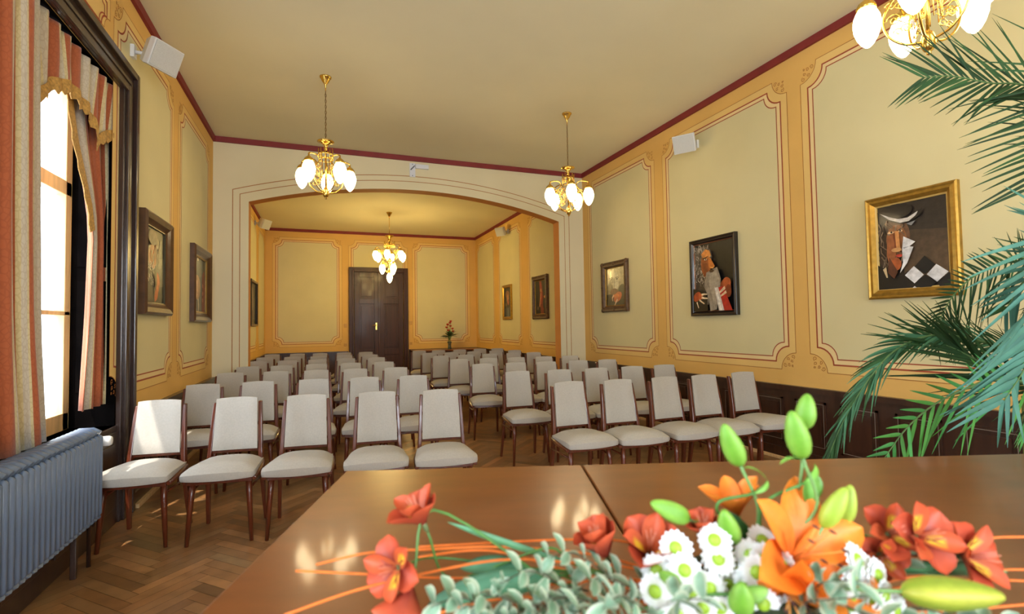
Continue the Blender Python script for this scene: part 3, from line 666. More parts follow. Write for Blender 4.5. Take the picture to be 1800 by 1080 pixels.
# ---------------------------------------------------------------- chandeliers
def sc(P, n=6): return spline(P, n)
def arm_parts(parent, ang, r1, zc, scale=1.):
    ca, sa = cos(ang), sin(ang)
    def p(r, z, s=0): return Vector((ca*r-sa*s, sa*r+ca*s, z))
    m_ = MB()
    m_.tube(sc([p(.025, -1.25), p(.10, -1.235), p(.165, -1.17), p(.185, -1.08), p(.15, -1.0), p(.11, -.95), p(.10, -.91)]), .0065, n=6)
    m_.tube(sc([p(.10, -.95), p(.115, -.90), p(.16, -.885), p(r1-.03, -.895), p(r1, -.91), p(r1, -.935)]), .0075, n=6)
    for c0, z0, rr, tr in ((.135, -1.09, .036, 1.6), (.105, -1.02, .028, 1.5), (.15, -1.01, .024, 1.4), (.085, -1.15, .026, 1.4), (.12, -1.16, .022, 1.3)):
        m_.tube([p(c0+rr*(1-.85*k/16)*cos(2*pi*tr*k/16), z0+rr*(1-.85*k/16)*sin(2*pi*tr*k/16)) for k in range(17)], .0032, n=4)
    for z in (-.97, -1.03, -1.1): m_.tube([p(.05, z), p(.09, z-.02), p(.13, z+.01)], .003, n=4)
    a = m_.build('arm', brass, parent)
    return a, p(r1, 0)
def lampshade(parent, pos, z_top, k=1., gm=None):
    f = MB(); x, y = pos
    f.lathe([(.006*k, .02), (.012*k, .0), (.022*k, -.008*k), (.044*k, -.028*k), (.048*k, -.04*k), (.052*k, -.044*k), (.052*k, -.058*k), (.045*k, -.060*k)], (x, y, z_top), n=14); f.build('lamp_cap', brass, parent)
    f = MB(); f.lathe([(.040*k, -.058*k), (.052*k, -.075*k), (.066*k, -.11*k), (.071*k, -.145*k), (.067*k, -.185*k), (.052*k, -.23*k), (.033*k, -.265*k), (.014*k, -.285*k), (.002, -.29*k)], (x, y, z_top), n=18); f.build('globe', gm or globe, parent)
def chandelier(loc, rz, label):
    t = thing('chandelier', label, 'chandelier', loc, rz)
    f = MB(); f.lathe([(.062, 0), (.060, -.012), (.048, -.02), (.040, -.045), (.018, -.075), (.008, -.10), (.004, -.16)], n=18); f.build('canopy', brass, t)
    f = MB()
    for k in range(17):
        z = -.17-k*.031; rows_ = []
        f.tube([(.008*cos(a)*(k % 2), .008*cos(a)*(1-k % 2), z+.019*sin(a)) for a in [2*pi*q/10 for q in range(11)]], .0022, n=4)
    f.tube([(0, 0, -.16), (.004, .003, -.4), (0, 0, -.70)], .002, n=4); f.build('chain', mat('aged_brass', '8A6A30', .35, 1.), t)
    f = MB()
    f.lathe([(.004, -.69), (.085, -.70), (.088, -.708), (.05, -.72), (.026, -.74), (.016, -.77), (.02, -.785), (.010, -.80)], n=20)
    f.lathe([(.009, -.79), (.009, -1.2)], n=8)
    f.lathe([(.012, -1.195), (.026, -1.215), (.034, -1.245), (.032, -1.275), (.020, -1.30), (.009, -1.308), (.012, -1.318), (.002, -1.325)], n=14)
    f.build('stem', brass, t)
    f = MB()
    f.tube([(.075*cos(2*pi*k/20), .075*sin(2*pi*k/20), -.845) for k in range(21)], .006, n=5); f.tube([(.07*cos(2*pi*k/20), .07*sin(2*pi*k/20), -.90) for k in range(21)], .005, n=5)
    for k in range(10):
        a = 2*pi*k/10; f.tube([(.075*cos(a), .075*sin(a), -.78), (.075*cos(a), .075*sin(a), -.90)], .0042, n=5)
        f.tube([(.06*cos(a), .06*sin(a), -.88), (.062*cos(a), .062*sin(a), -1.15)], .0028, n=4)
    for k in range(5):
        a = 2*pi*k/5; f.tube([(0, 0, -.80), (.04*cos(a), .04*sin(a), -.82), (.075*cos(a), .075*sin(a), -.84)], .004, n=5)
    f.build('gallery', brass, t)
    for k in range(5):
        a = 2*pi*k/5; arm, p_ = arm_parts(t, a, .255, 0); lampshade(arm, (p_.x, p_.y), -.935, .93)
    return t
CH = chandelier((.033, 5.63, ZC), R(14.3), 'five globe brass chandelier hanging nearest the left wall')
dup(CH, (2.92, 5.64, ZC), R(35.3), 'five globe brass chandelier hanging in front of the arch at right')
dup(CH, (2.95, 1.62, ZC), R(54.3), 'large foreground brass chandelier cut by the top edge, above the palm')
def big_chandelier(loc):
    t = thing('chandelier', 'two tier brass chandelier with nine globes in the room beyond the arch', 'chandelier', loc)
    f = MB(); f.lathe([(.07, 0), (.06, -.02), (.02, -.09), (.006, -.12)], n=16); f.build('canopy', brass, t)
    f = MB(); f.tube([(0, 0, -.1), (0, 0, -.56)], .008, n=6); f.build('rod', brass, t)
    f = MB(); f.lathe([(.01, -.54), (.10, -.55), (.10, -.565), (.03, -.60), (.035, -.66), (.01, -.68)], n=18); f.lathe([(.012, -.66), (.012, -1.36)], n=8)
    f.lathe([(.015, -1.08), (.07, -1.13), (.03, -1.18), (.015, -1.2)], n=14); f.lathe([(.015, -1.3), (.04, -1.33), (.04, -1.36), (.015, -1.38)], n=14); f.build('stem', brass, t)
    f = MB()
    for rr, z in ((.10, -.75), (.14, -.80)): f.tube([(rr*cos(2*pi*k/20), rr*sin(2*pi*k/20), z) for k in range(21)], .007, n=5)
    for k in range(12): a = 2*pi*k/12; f.tube([(.12*cos(a), .12*sin(a), -.68), (.12*cos(a), .12*sin(a), -.82)], .005, n=5)
    for k in range(4): a = 2*pi*k/4; f.tube([(0, 0, -.7), (.12*cos(a), .12*sin(a), -.76)], .006, n=5)
    f.build('gallery', brass, t)
    for n_, r_, zt, off in ((6, .33, -.88, .25), (3, .165, -1.18, .95)):
        for k in range(n_):
            a = 2*pi*k/n_+off; c_, s_ = cos(a), sin(a); m_ = MB()
            m_.tube(sc([(c_*.015, s_*.015, zt-.18), (c_*r_*.45, s_*r_*.45, zt-.22), (c_*r_*.7, s_*r_*.7, zt-.08), (c_*r_*.85, s_*r_*.85, zt+.035), (c_*r_, s_*r_, zt+.02)]), .008, n=6)
            for q in (.5, .75): m_.tube([(c_*(r_*q+.05*(1-.05*i)*cos(.6*i)), s_*(r_*q+.05*(1-.05*i)*cos(.6*i)), zt-.06+.05*(1-.05*i)*sin(.6*i)) for i in range(14)], .004, n=4)
            ar = m_.build('arm', brass, t); lampshade(ar, (c_*r_, s_*r_), zt, .95, globe2)
    m_ = MB(); m_.tube([(0, 0, -1.36), (0, 0, -1.40)], .01, n=6); ar = m_.build('arm', brass, t); lampshade(ar, (0, 0), -1.39, .92, globe2)
big_chandelier((1.46, 11.9, ZC))
# ---------------------------------------------------------------- chairs
def cushion(w0, w1, d, n=12):   # seat cushion: local x, y from back (0) to front (-d)
    m_ = MB(); rows_ = []
    top = []
    for i in range(n+1):
        v = i/n; wv = (w0+(w1-w0)*v)/2; y = -d*v
        r = []
        for j in range(n+1):
            u = j/n*2-1
            e = (1-abs(u)**5)*(1-abs(2*v-1)**6)
            x = wv*u*(1-.05*max(0, (v-.8)/.2)**2)
            yy = y+.035*(u*u)*max(0, (v-.5)*2)+(-.02*(u*u)*(1-v))*0
            z = .024+.042*e-.012*max(0, (v-.75)/.25)**2+.012*(1-u*u)
            r.append((x, yy, z))
        top.append(r)
    m_.grid(top)
    per = top[0]+[r[-1] for r in top[1:]]+top[-1][::-1][1:]+[r[0] for r in top[::-1][1:-1]]
    low = []
    for x, y, z in per:
        f_ = -y/d; low.append((x*.985, y*.985, -.005-.022*f_**2))
    mid = [((p[0]+q[0])/2*1.012, (p[1]+q[1])/2*1.008, p[2]*.45+q[2]*.55) for p, q in zip(per, low)]
    n0 = len(per); m_.grid([per, mid, low], closed=True)
    m_.poly(low[::-1])
    return m_
def back_cushion(w0, w1, h, n=10):
    m_ = MB(); F, B = [], []
    for i in range(n+1):
        v = i/n; wv = (w0+(w1-w0)*v)/2; f_, b_ = [], []
        for j in range(n+1):
            u = j/n*2-1; e = (1-abs(u)**6)*(1-abs(2*v-1)**8)
            x = wv*u; z = h*v+.006*(1-u*u)*(1 if v > .5 else -.6)*abs(2*v-1)**3
            cy = .022*(1-u*u)+.09*v*.55
            f_.append((x, cy-.006-.014*e, z)); b_.append((x, cy+.008+.008*e, z))
        F.append(f_); B.append(b_)
    m_.grid(F); m_.grid([r[::-1] for r in B])
    per = lambda G: G[0]+[r[-1] for r in G[1:]]+G[-1][::-1][1:]+[r[0] for r in G[::-1][1:-1]]
    m_.grid([per(B), per(F)], closed=True)
    return m_
def make_chair():
    t = thing('chair', 'x', 'chair')
    s_ = cushion(.375, .445, .425).build('seat', fabric, t, loc=(0, .135, .432)); s_.rotation_euler = (R(-2.5), 0, 0)
    b_ = back_cushion(.292, .268, .358).build('backrest', fabric, t, loc=(0, .135, .527))
    f = MB()
    for s in (-1, 1): f.tube([(s*.178, .15, .425), (s*.198, 0, .418), (s*.205, -.20, .405)], [.020, .022, .016], n=8, flat=.9)
    f.box((-.19, -.20, .385), (.19, -.175, .415)); f.box((-.17, .12, .39), (.17, .145, .43)); f.box((-.19, -.19, .405), (.19, .13, .425)); f.build('seat_frame', chairwood, t, bevel=.004)
    for s in (-1, 1):
        f = MB(); P = [(s*.190, .205, 0), (s*.180, .168, .22), (s*.170, .150, .42), (s*.162, .160, .56), (s*.154, .188, .74), (s*.148, .212, .855)]
        Q = spline(P, 4); rows_ = []
        for q in Q:
            zz = q.z; wd = .011+.003*(1-abs(zz-.45)/.5); dp = .014+.012*max(0, 1-abs(zz-.45)/.5)
            rows_.append([(q.x-wd, q.y-dp, zz), (q.x+wd, q.y-dp, zz), (q.x+wd, q.y+dp, zz), (q.x-wd, q.y+dp, zz)])
        f.grid(rows_, closed=True, smooth=False, capends=True); f.build('back_post', chairwood, t, bevel=.005)
        f = MB(); f.tube([(s*.165, -.165, .41), (s*.172, -.178, .30), (s*.190, -.195, 0)], [.020, .019, .0115], n=10); f.build('leg', chairwood, t)
        f = MB(); f.tube([(s*.175, -.18, .335), (s*.186, .16, .345)], .0075, n=8); f.build('stretcher', chairwood, t)
    f = MB(); f.box((-.168, .165, .50), (.168, .18, .53)); f.build('back_rail', chairwood, t, bevel=.004)
    return t
LROWS = [[(-1.08, 4.25), (-.58, 4.15), (-.11, 4.06), (.39, 3.99), (.86, 3.89)], [(-1.02, 5.31), (-.57, 5.32), (-.08, 5.29), (.39, 5.22), (.86, 5.15)],
         [(-.99, 6.56), (-.51, 6.49), (-.07, 6.42), (.37, 6.35), (.84, 6.29)], [(-.93, 7.50), (-.52, 7.48), (-.08, 7.50), (.37, 7.46), (.82, 7.41)],
         [(-.95, 8.69), (-.52, 8.66), (-.08, 8.62), (.36, 8.62), (.83, 8.59)], [(-.95, 9.80), (-.50, 9.70), (-.07, 9.65), (.37, 9.64), (.81, 9.56)],
         [(-.93, 10.95), (-.47, 10.86), (-.05, 10.78), (.40, 10.74), (.82, 10.65)]]
RROWS = [[(1.98, 3.90), (2.43, 3.84), (2.91, 3.82), (3.34, 3.80), (3.84, 3.83)], [(1.95, 5.04), (2.42, 4.99), (2.86, 4.95), (3.33, 4.95), (3.76, 4.93)],
         [(1.94, 6.26), (2.39, 6.23), (2.80, 6.16), (3.27, 6.14), (3.69, 6.08)], [(1.92, 7.38), (2.37, 7.34), (2.79, 7.25), (3.23, 7.19), (3.65, 7.12)],
         [(1.87, 8.42), (2.31, 8.42), (2.75, 8.45), (3.20, 8.45), (3.58, 8.42)], [(1.88, 9.42), (2.30, 9.40), (2.75, 9.42), (3.21, 9.46), (3.59, 9.42)],
         [(1.88, 10.5), (2.27, 10.42), (2.72, 10.40), (3.18, 10.44), (3.56, 10.38)]]
ORD = ['front', 'second', 'third', 'fourth', 'fifth', 'sixth', 'rearmost']
CL = ['beside the window wall', 'second from window wall', 'in the middle', 'second from the aisle', 'on the aisle']
CR = ['on the aisle', 'second from the aisle', 'in the middle', 'second from right wall', 'beside the right wall']
rc = random.Random(5); proto = None
for rows_, side, names in ((LROWS, 'left', CL), (RROWS, 'right', CR)):
    for i, row in enumerate(rows_):
        sl_ = math.atan2(row[-1][1]-row[0][1], row[-1][0]-row[0][0])
        for j, (x, y) in enumerate(row):
            rz = sl_*.75+R(rc.uniform(-1.6, 1.6))
            lab = 'beige upholstered wooden chair, %s row %s of the aisle, %s' % (ORD[i], side, names[j])
            # measured point is the top of the back: local (0, .195)
            px_, py_ = x+.195*sin(rz), y-.195*cos(rz)
            if proto is None:
                proto = make_chair(); proto.location = (px_, py_, 0); proto.rotation_euler = (0, 0, rz); proto['label'] = lab; proto['group'] = 'rows of beige chairs'
            else: dup(proto, (px_, py_, 0), rz, lab)
# ---------------------------------------------------------------- tables
TA = math.atan2(-.322, .947); TX = Vector((cos(TA), sin(TA), 0)); TY = Vector((-sin(TA), cos(TA), 0)); TC = Vector((.0565, 1.405, 0)); ZT = 1.005
def table(x0, x1, label):
    hd = .49
    t = thing('table', label, 'table', TC+TX*((x0+x1)/2)-TY*hd, TA); hw = (x1-x0)/2-.001
    f = MB(); f.box((-hw, -hd, ZT-.028), (hw, hd, ZT)); f.build('tabletop', tablewood, t, bevel=.003)
    f = MB()
    for s in (-1, 1):
        f.box((-hw+.06, s*(hd-.07)-.01, ZT-.11), (hw-.06, s*(hd-.07)+.01, ZT-.028)); a, b_ = sorted((s*(hw-.07)-.01, s*(hw-.07)+.01)); f.box((a, -hd+.07, ZT-.11), (b_, hd-.07, ZT-.028))
    f.build('apron', tablewood, t, bevel=.003)
    for sx in (-1, 1):
        for sy in (-1, 1):
            f = MB(); f.tube([(sx*(hw-.07), sy*(hd-.07), ZT-.028), (sx*(hw-.07), sy*(hd-.07), .0)], [.036, .026], n=4); f.build('leg', tablewood, t)
table(0, .622, 'polished brown wooden table nearest the left, bare at its left end')
table(.624, 2.15, 'polished brown wooden table right of the seam, below the palm')
# table and vase by the back wall
t = thing('side_table', 'long wooden table against the back wall under the vase', 'table', (3.32, 14.15, 0))
f = MB(); f.box((-.98, -.32, .70), (.98, .32, .735)); f.build('tabletop', tablewood, t, bevel=.004)
for sx in (-.9, .9):
    for sy in (-.26, .26): f = MB(); f.tube([(sx, sy, .70), (sx, sy, 0)], [.03, .025], n=6); f.build('leg', tablewood, t)
V0 = Vector((3.40, 14.12, .735))
t = thing('vase', 'slim glass vase on the back wall table', 'vase', V0)
f = MB(); f.lathe([(.05, 0), (.055, .01), (.045, .08), (.05, .16), (.07, .215), (.065, .21), (.045, .155), (.04, .08), (.045, .012), (.002, .01)], n=16); f.build('vase_body', vaseglass, t)
rf = random.Random(21)
G1, G2, G3 = (.03, .10, .03), (.05, .16, .04), (.02, .07, .03)
# ---------------------------------------------------------------- plant helpers
def blade(mb, base, d, nrm, L_, W_, curl=0., cup=.15, ns=7, nc=4, c0=(1, 1, 1), c1=None, cedge=None, tip=1., peak=.45, wave=0., cspot=None):
    d = d.normalized(); s_ = d.cross(nrm)
    s_ = s_.normalized() if s_.length > 1e-4 else d.orthogonal().normalized()
    n_ = s_.cross(d).normalized(); rows_ = []; cols = []
    c1 = c1 or c0
    for i in range(ns+1):
        t_ = i/ns; a = curl*t_
        # centre line bends along n_
        if abs(curl) > 1e-3: cx, cn = sin(a)/curl, (1-cos(a))/curl
        else: cx, cn = t_, 0
        c_ = base+d*(L_*cx)+n_*(L_*cn)
        dn = n_*cos(a)-d*sin(a)
        if t_ < peak: wv = .22+.78*sin(pi/2*t_/peak)
        else: wv = cos(pi/2*((t_-peak)/(1-peak))**1.25)**.75 if t_ < 1 else 0
        wv = max(wv, .02)
        r, cr = [], []
        for j in range(nc+1):
            u = j/nc*2-1
            r.append(c_+s_*(W_/2*wv*u)+dn*(cup*W_*wv*(u*u-.3)+wave*W_*sin(9*t_)*u*u))
            k = t_; col = tuple(c0[q]*(1-k)+c1[q]*k for q in range(3))
            if cedge: e_ = min(1, abs(u)**3+.0*t_); col = tuple(col[q]*(1-e_)+cedge[q]*e_ for q in range(3))
            if cspot and .2 < t_ < .62 and abs(u) < .6: col = cspot
            cr.append(col)
        rows_.append(r); cols.append(cr)
    mb.grid(rows_, cols=cols)
def basis(ax):
    ax = ax.normalized(); u = ax.orthogonal().normalized(); return ax, u, ax.cross(u)
# bouquet in the vase
t = thing('bouquet', 'small bunch of red flowers in the vase by the back wall', 'bouquet', V0+Vector((0, 0, .115))); t.scale = (1.3, 1.3, 1.25)
f = MB()
for k in range(30):
    a = rf.uniform(0, 2*pi); e_ = rf.uniform(-.1, 1.1); d = Vector((cos(a)*cos(e_), sin(a)*cos(e_), sin(e_)+.2))
    blade(f, Vector((0, 0, .18))+d*.03, d, Vector((0, 0, 1)), rf.uniform(.10, .19), .05, curl=-.5, c0=G3, c1=G1)
for k in range(5): a = k*1.256; f.tube([(.02*cos(a), .02*sin(a), -.075), (.03*cos(a+1), .03*sin(a+1), .2)], .004, n=5, col=G2)
f.build('foliage', leafm, t)
for k in range(9):
    a = k*2.4; r_ = .03+.012*k*.6; f = MB(); c_ = Vector((r_*cos(a)*1.1, r_*sin(a), .27+.16*rf.random()+.10*(1-k/9)))
    for q in range(9):
        b_ = q*2.4; d = Vector((cos(b_)*.8, sin(b_)*.8, .5)); blade(f, c_, d, Vector((0, 0, 1)), .052, .05, curl=.9, c0=(.40, .012, .015), c1=(.62, .05, .03))
    f.tube([c_, (0, 0, .1)], .003, n=4, col=G2); f.build('blossom', petalm, t)
# ---------------------------------------------------------------- palm
def frond(parent, rach, nl, Lf, plane, w0=.022, col=(.05, .14, .05), col2=None, ang=(70, 35), droop=.25, sides=(1, -1), r0=.007, lscale=(1, 1), start=.05, seed=0):
    rr = random.Random(seed); P = spline(rach, 10); m_ = MB(); N_ = len(P)
    cs = (.10, .18, .06); m_.tube(P, [r0*(1-.75*i/(N_-1)) for i in range(N_)], n=6, col=cs)
    # arclength
    acc = [0]
    for a, b_ in zip(P, P[1:]): acc.append(acc[-1]+(b_-a).length)
    for k in range(nl):
        f_ = start+(1-start)*k/(nl-1); s_ = f_*acc[-1]; i = 0
        while i < N_-2 and acc[i+1] < s_: i += 1
        q = (s_-acc[i])/max(acc[i+1]-acc[i], 1e-6); p = P[i].lerp(P[i+1], q); T = (P[min(i+2, N_-1)]-P[max(i-1, 0)]).normalized()
        for si, sd in enumerate(sides):
            S = T.cross(plane).normalized()*sd
            A = R(ang[0]+(ang[1]-ang[0])*f_+rr.uniform(-4, 4))
            d = (S*sin(A)+T*cos(A)+plane*rr.uniform(-.15, .22)).normalized()
            g_ = k/(nl-1); Ln = Lf*(.7+.3*sin(pi*min(1, .2+g_*.6)))*(1-.38*g_**3)*rr.uniform(.92, 1.06)*lscale[si]
            rows_, cols = [], []; wv_n = plane
            s3 = d.cross(plane).normalized(); c_ = p.copy(); dd = d.copy(); nseg = 7
            kk = rr.uniform(.75, 1.25); base = col if not col2 or rr.random() < .6 else col2
            cc = tuple(x*kk for x in base)
            for m in range(nseg+1):
                u = m/nseg; wd = w0*(.4+.6*min(1, u*6))*max(1-u, 0)**.7*.6+.0005
                up_ = dd.cross(s3).normalized()
                rows_.append([c_-s3*wd+up_*wd*.35, c_, c_+s3*wd+up_*wd*.35]); cols.append([cc]*3)
                c_ = c_+dd*(Ln/nseg); dd = (dd+Vector((0, 0, -1))*(droop*1.6/nseg)*(.4+u)).normalized(); s3 = (s3-dd*s3.dot(dd)).normalized()
            m_.grid(rows_, cols=cols)
    return m_.build('frond', palmm, parent)
PB_ = Vector((3.62, 1.55, 0))
palm = thing('potted_palm', 'tall potted palm with long feathery fronds at the right', 'palm', PB_)
inv = lambda L_: [Vector(p)-PB_ for p in L_]
f = MB(); f.lathe([(.13, 0), (.15, .02), (.19, .34), (.21, .35), (.21, .39), (.185, .39), (.18, .34), (.002, .34)], n=24); f.build('pot', terracotta, palm)
f = MB(); f.lathe([(.178, .35), (.1, .355), (.002, .36)], n=20); f.build('soil', soilm, palm)
f = MB()
for k in range(7):
    a = k*.9; f.tube([(.07*cos(a), .07*sin(a), .33), (.06*cos(a), .06*sin(a), .6), (.05*cos(a)+.02*cos(a*2), .05*sin(a), .95)], [.016, .014, .011], n=8, col=(.13, .17, .06))
f.build('stems', palmm, palm)
root = PB_+Vector((0, 0, .9))
PLN = -fw
dkg, dkg2, teal, teal2, brg = (.014, .042, .012), (.022, .066, .018), (.055, .165, .115), (.07, .20, .15), (.06, .22, .035)
UZ = Vector((0, 0, 1))
frond(palm, inv([root, at(1960, 400, 2.25), at(1890, 230, 2.2), at(1840, 165, 2.2), at(1790, 148, 2.2), at(1740, 146, 2.2), at(1674, 134, 2.2), at(1625, 136, 2.2)]), 50, .42, (PLN+UZ*.1).normalized(), w0=.013, col=dkg, col2=dkg2, ang=(82, 30), droop=.10, start=.45, seed=1, lscale=(1.0, .9))
frond(palm, inv([root, at(2040, 300, 2.0), at(1960, 120, 2.0), at(1895, 130, 2.05), at(1855, 190, 2.1), at(1830, 260, 2.1), at(1812, 330, 2.1)]), 50, .46, (PLN+UZ*.1).normalized(), w0=.012, col=dkg, col2=dkg2, ang=(75, 50), droop=.06, start=.42, seed=2, lscale=(1, .8))
frond(palm, inv([root, at(1890, 520, 2.4), at(1800, 454, 2.35), at(1758, 464, 2.35), at(1708, 489, 2.35), at(1672, 525, 2.35), at(1645, 578, 2.35)]), 54, .36, (PLN+rt*.2).normalized(), w0=.012, col=dkg, col2=dkg2, ang=(85, 45), droop=.05, start=.30, seed=3, lscale=(.42, 1))
frond(palm, inv([root, at(1830, 690, 2.2), at(1760, 660, 2.15), at(1710, 630, 2.1), at(1675, 612, 2.1), at(1645, 602, 2.1)]), 30, .54, PLN, w0=.012, col=dkg, col2=dkg2, ang=(42, 10), droop=.06, start=.45, seed=14, lscale=(.9, 1))
frond(palm, inv([root, at(1840, 640, 2.2), at(1720, 600, 2.15), at(1640, 590, 2.1), at(1575, 615, 2.1), at(1525, 670, 2.1), at(1480, 745, 2.1), at(1452, 815, 2.1)]), 64, .24, (PLN+UZ*.25).normalized(), w0=.010, col=dkg2, col2=(.05, .15, .07), ang=(42, 10), droop=.30, start=.34, seed=4, lscale=(.8, 1.0))
frond(palm, inv([root, at(1830, 680, 2.0), at(1750, 668, 1.97), at(1700, 683, 1.95), at(1643, 711, 1.95), at(1593, 754, 1.95), at(1550, 812, 1.95)]), 30, .34, PLN, w0=.015, col=brg, col2=(.05, .22, .05), ang=(62, 40), droop=.03, start=.32, seed=5, lscale=(.45, 1))
frond(palm, inv([root, at(1960, 560, 1.75), at(1900, 400, 1.7), at(1862, 450, 1.68), at(1842, 540, 1.68), at(1805, 640, 1.7), at(1765, 705, 1.7)]), 54, .44, (PLN+UZ*.1).normalized(), w0=.018, col=teal, col2=teal2, ang=(62, 32), droop=.04, start=.34, seed=6, lscale=(1, .7))
frond(palm, inv([root, at(1960, 560, 1.9), at(1910, 450, 1.85), at(1870, 440, 1.82), at(1820, 470, 1.82), at(1770, 540, 1.82)]), 40, .38, (PLN+UZ*.2).normalized(), w0=.015, col=teal, col2=dkg2, ang=(78, 30), droop=.05, start=.34, seed=7, lscale=(.6, 1))
frond(palm, inv([root, PB_+Vector((.12, -.1, 1.5)), PB_+Vector((.2, -.35, 1.8)), PB_+Vector((.2, -.65, 1.75))]), 30, .30, Vector((0, .3, 1)).normalized(), w0=.014, col=dkg2, ang=(75, 25), droop=.3, start=.3, seed=8)
# ---------------------------------------------------------------- flower arrangement on the table
KF = .66
def fa(px, py, z): return at(px, py, z*KF)
bowl_c = fa(1330, 1130, .84); bowl_c.z = ZT
t = thing('flower_bowl', 'white ceramic bowl under the flower arrangement on the table', 'bowl', bowl_c)
f = MB(); f.lathe([(.07, 0), (.075, .006), (.10, .03), (.13, .075), (.14, .10), (.134, .10), (.12, .07), (.09, .04), (.002, .038)], n=28); f.build('bowl_body', ceramic, t)
f = MB(); f.lathe([(.12, .07), (.125, .10), (.11, .135), (.06, .155), (.002, .16)], n=20); f.build('moss', mossm, t)
t.scale = (KF,)*3
HUB = bowl_c+Vector((0, 0, .13*KF))
def stemto(m_, p, d, r=.003, col=(.07, .20, .04), hub=None):
    h = hub or HUB
    k = min(.12, (p-h).length*.4)
    m_.tube(spline([p, p-d.normalized()*k, h+(p-h)*.18+Vector((0, 0, .01)), h], 6), r, n=6, col=col)
vw = -fw
OR0, OR1 = (.80, .20, .015), (.90, .33, .04)
def lily(c, ax, label, L_=.085, op=58, spin=0., stamens=True, hub=None):
    t = thing('lily_flower', label, 'flower', c, group='orange lilies'); t.scale = (KF,)*3; ax, u, v = basis(ax)
    for k in range(6):
        a = spin+k*pi/3; rad = u*cos(a)+v*sin(a); th = R(op if k % 2 else op-8); d = ax*cos(th)+rad*sin(th)
        m_ = MB(); blade(m_, rad*.004, d, ax, L_*(1 if k % 2 else .95), L_*(.60 if k % 2 else .44), curl=-.55, cup=.22, ns=9, nc=6, c0=(.78, .16, .010), c1=(.88, .27, .028), peak=.5, wave=.03); m_.build('petal', petalm, t)
    if stamens:
        for k in range(6):
            a = spin+.5+k*pi/3; rad = u*cos(a)+v*sin(a); e_ = ax*L_*.62+rad*L_*.22
            m_ = MB(); m_.tube([rad*.002, ax*L_*.3+rad*L_*.06, e_], .0011, n=5, col=(.75, .30, .05)); m_.tube([e_-v*.006, e_, e_+v*.006], [.0012, .0024, .0012], n=6, col=(.06, .012, .01)); m_.build('stamen', petalm, t)
    m_ = MB(); stemto(m_, Vector((0, 0, 0)), ax, .0032, hub=(HUB-c)/KF); m_.build('stem', leafm, t)
def bud(c, ax, L_, R_, label, col=((.13, .33, .025), (.22, .43, .06)), hub=None, stem=True, leaf=None):
    t = thing('lily_bud', label, 'flower bud', c, group='green lily buds'); t.scale = (KF,)*3; ax, u, v = basis(ax); rows_, cols = [], []
    prof = [(.0, .10), (.05, .45), (.15, .78), (.30, .97), (.45, 1.0), (.62, .9), (.78, .72), (.9, .50), (.97, .28), (1.0, .05)]
    for s_, r in prof:
        row, cr = [], []
        for k in range(18):
            a = 2*pi*k/18; q = r*R_*(1+.10*cos(3*a)); row.append(ax*(L_*(s_-.5))+u*(q*cos(a))+v*(q*sin(a)))
            e_ = .5+.5*cos(3*a); cr.append(tuple(col[0][i]*(1-e_)+col[1][i]*e_ for i in range(3)))
        rows_.append(row); cols.append(cr)
    m_ = MB(); m_.grid(rows_, closed=True, cols=cols, capends=True); m_.build('bud', petalm, t)
    if stem: m_ = MB(); stemto(m_, ax*(-L_*.48), ax, .0028, col=(.16, .32, .10), hub=((hub or HUB)-c)/KF); m_.build('stem', leafm, t)
    if leaf:
        m_ = MB(); blade(m_, ax*(-L_*.55), leaf, Vector((0, 0, 1)), .045, .012, curl=-1.3, c0=(.12, .34, .05), c1=(.22, .48, .08)); m_.build('leaf', leafm, t)
def D(dx, dy, dz): return (rt2*dx+up2*dy+vw*dz).normalized()   # right, up, towards the viewer
lily(fa(1393, 985, .80), D(.25, .60, .70), 'large open orange lily in the middle of the arrangement', L_=.128, op=52, spin=.3)
lily(fa(1382, 1034, .77), D(-.15, -.25, .95), 'smaller orange lily facing front below the large one', L_=.075, op=55, spin=.8)
lily(fa(1297, 905, .88), D(-.25, .95, -.05), 'orange lily seen from behind at the back of the arrangement', L_=.075, op=34, spin=.2, stamens=False)
m_ = MB()
bud(fa(1287, 783, .82), D(-.40, .90, .1), .078, .0165, 'slanting green bud rising alone on the left', leaf=D(.8, .2, .1))
bud(fa(1401, 765, .80), D(-.28, .93, .1), .082, .0175, 'tall green bud on the pale upright stem', leaf=D(-.8, .5, .1))
bud(fa(1416, 724, .84), D(.10, .98, 0), .060, .0155, 'short green bud topmost behind the tall bud')
bud(fa(1178, 899, .82), D(-.82, .42, .2), .078, .0155, 'green bud lying leftward above the red alstroemeria')
bud(fa(1281, 927, .80), D(-.36, .85, .3), .070, .0165, 'green bud left of the large lily, above the daisies')
bud(fa(1466, 893, .80), D(.42, .85, .1), .075, .0150, 'yellowish green bud right of the large lily', col=((.26, .40, .03), (.38, .48, .06)))
bud(fa(1488, 888, .81), D(.12, .95, .1), .068, .0140, 'yellowish bud leaning against its twin at the lily tip', col=((.27, .40, .035), (.40, .50, .07)))
bud(fa(1674, 1045, .72), D(1, .0, .1), .138, .0225, 'big yellow-green bud lying flat at the right', col=((.24, .36, .03), (.42, .43, .05)), stem=True)
bud(fa(1178, 1022, .76), D(-.62, .62, .3), .052, .0130, 'small green bud poking between the daisies')
bud(fa(1303, 1052, .74), D(-.1, .9, .3), .058, .018, 'plump green bud low in front of the daisies')
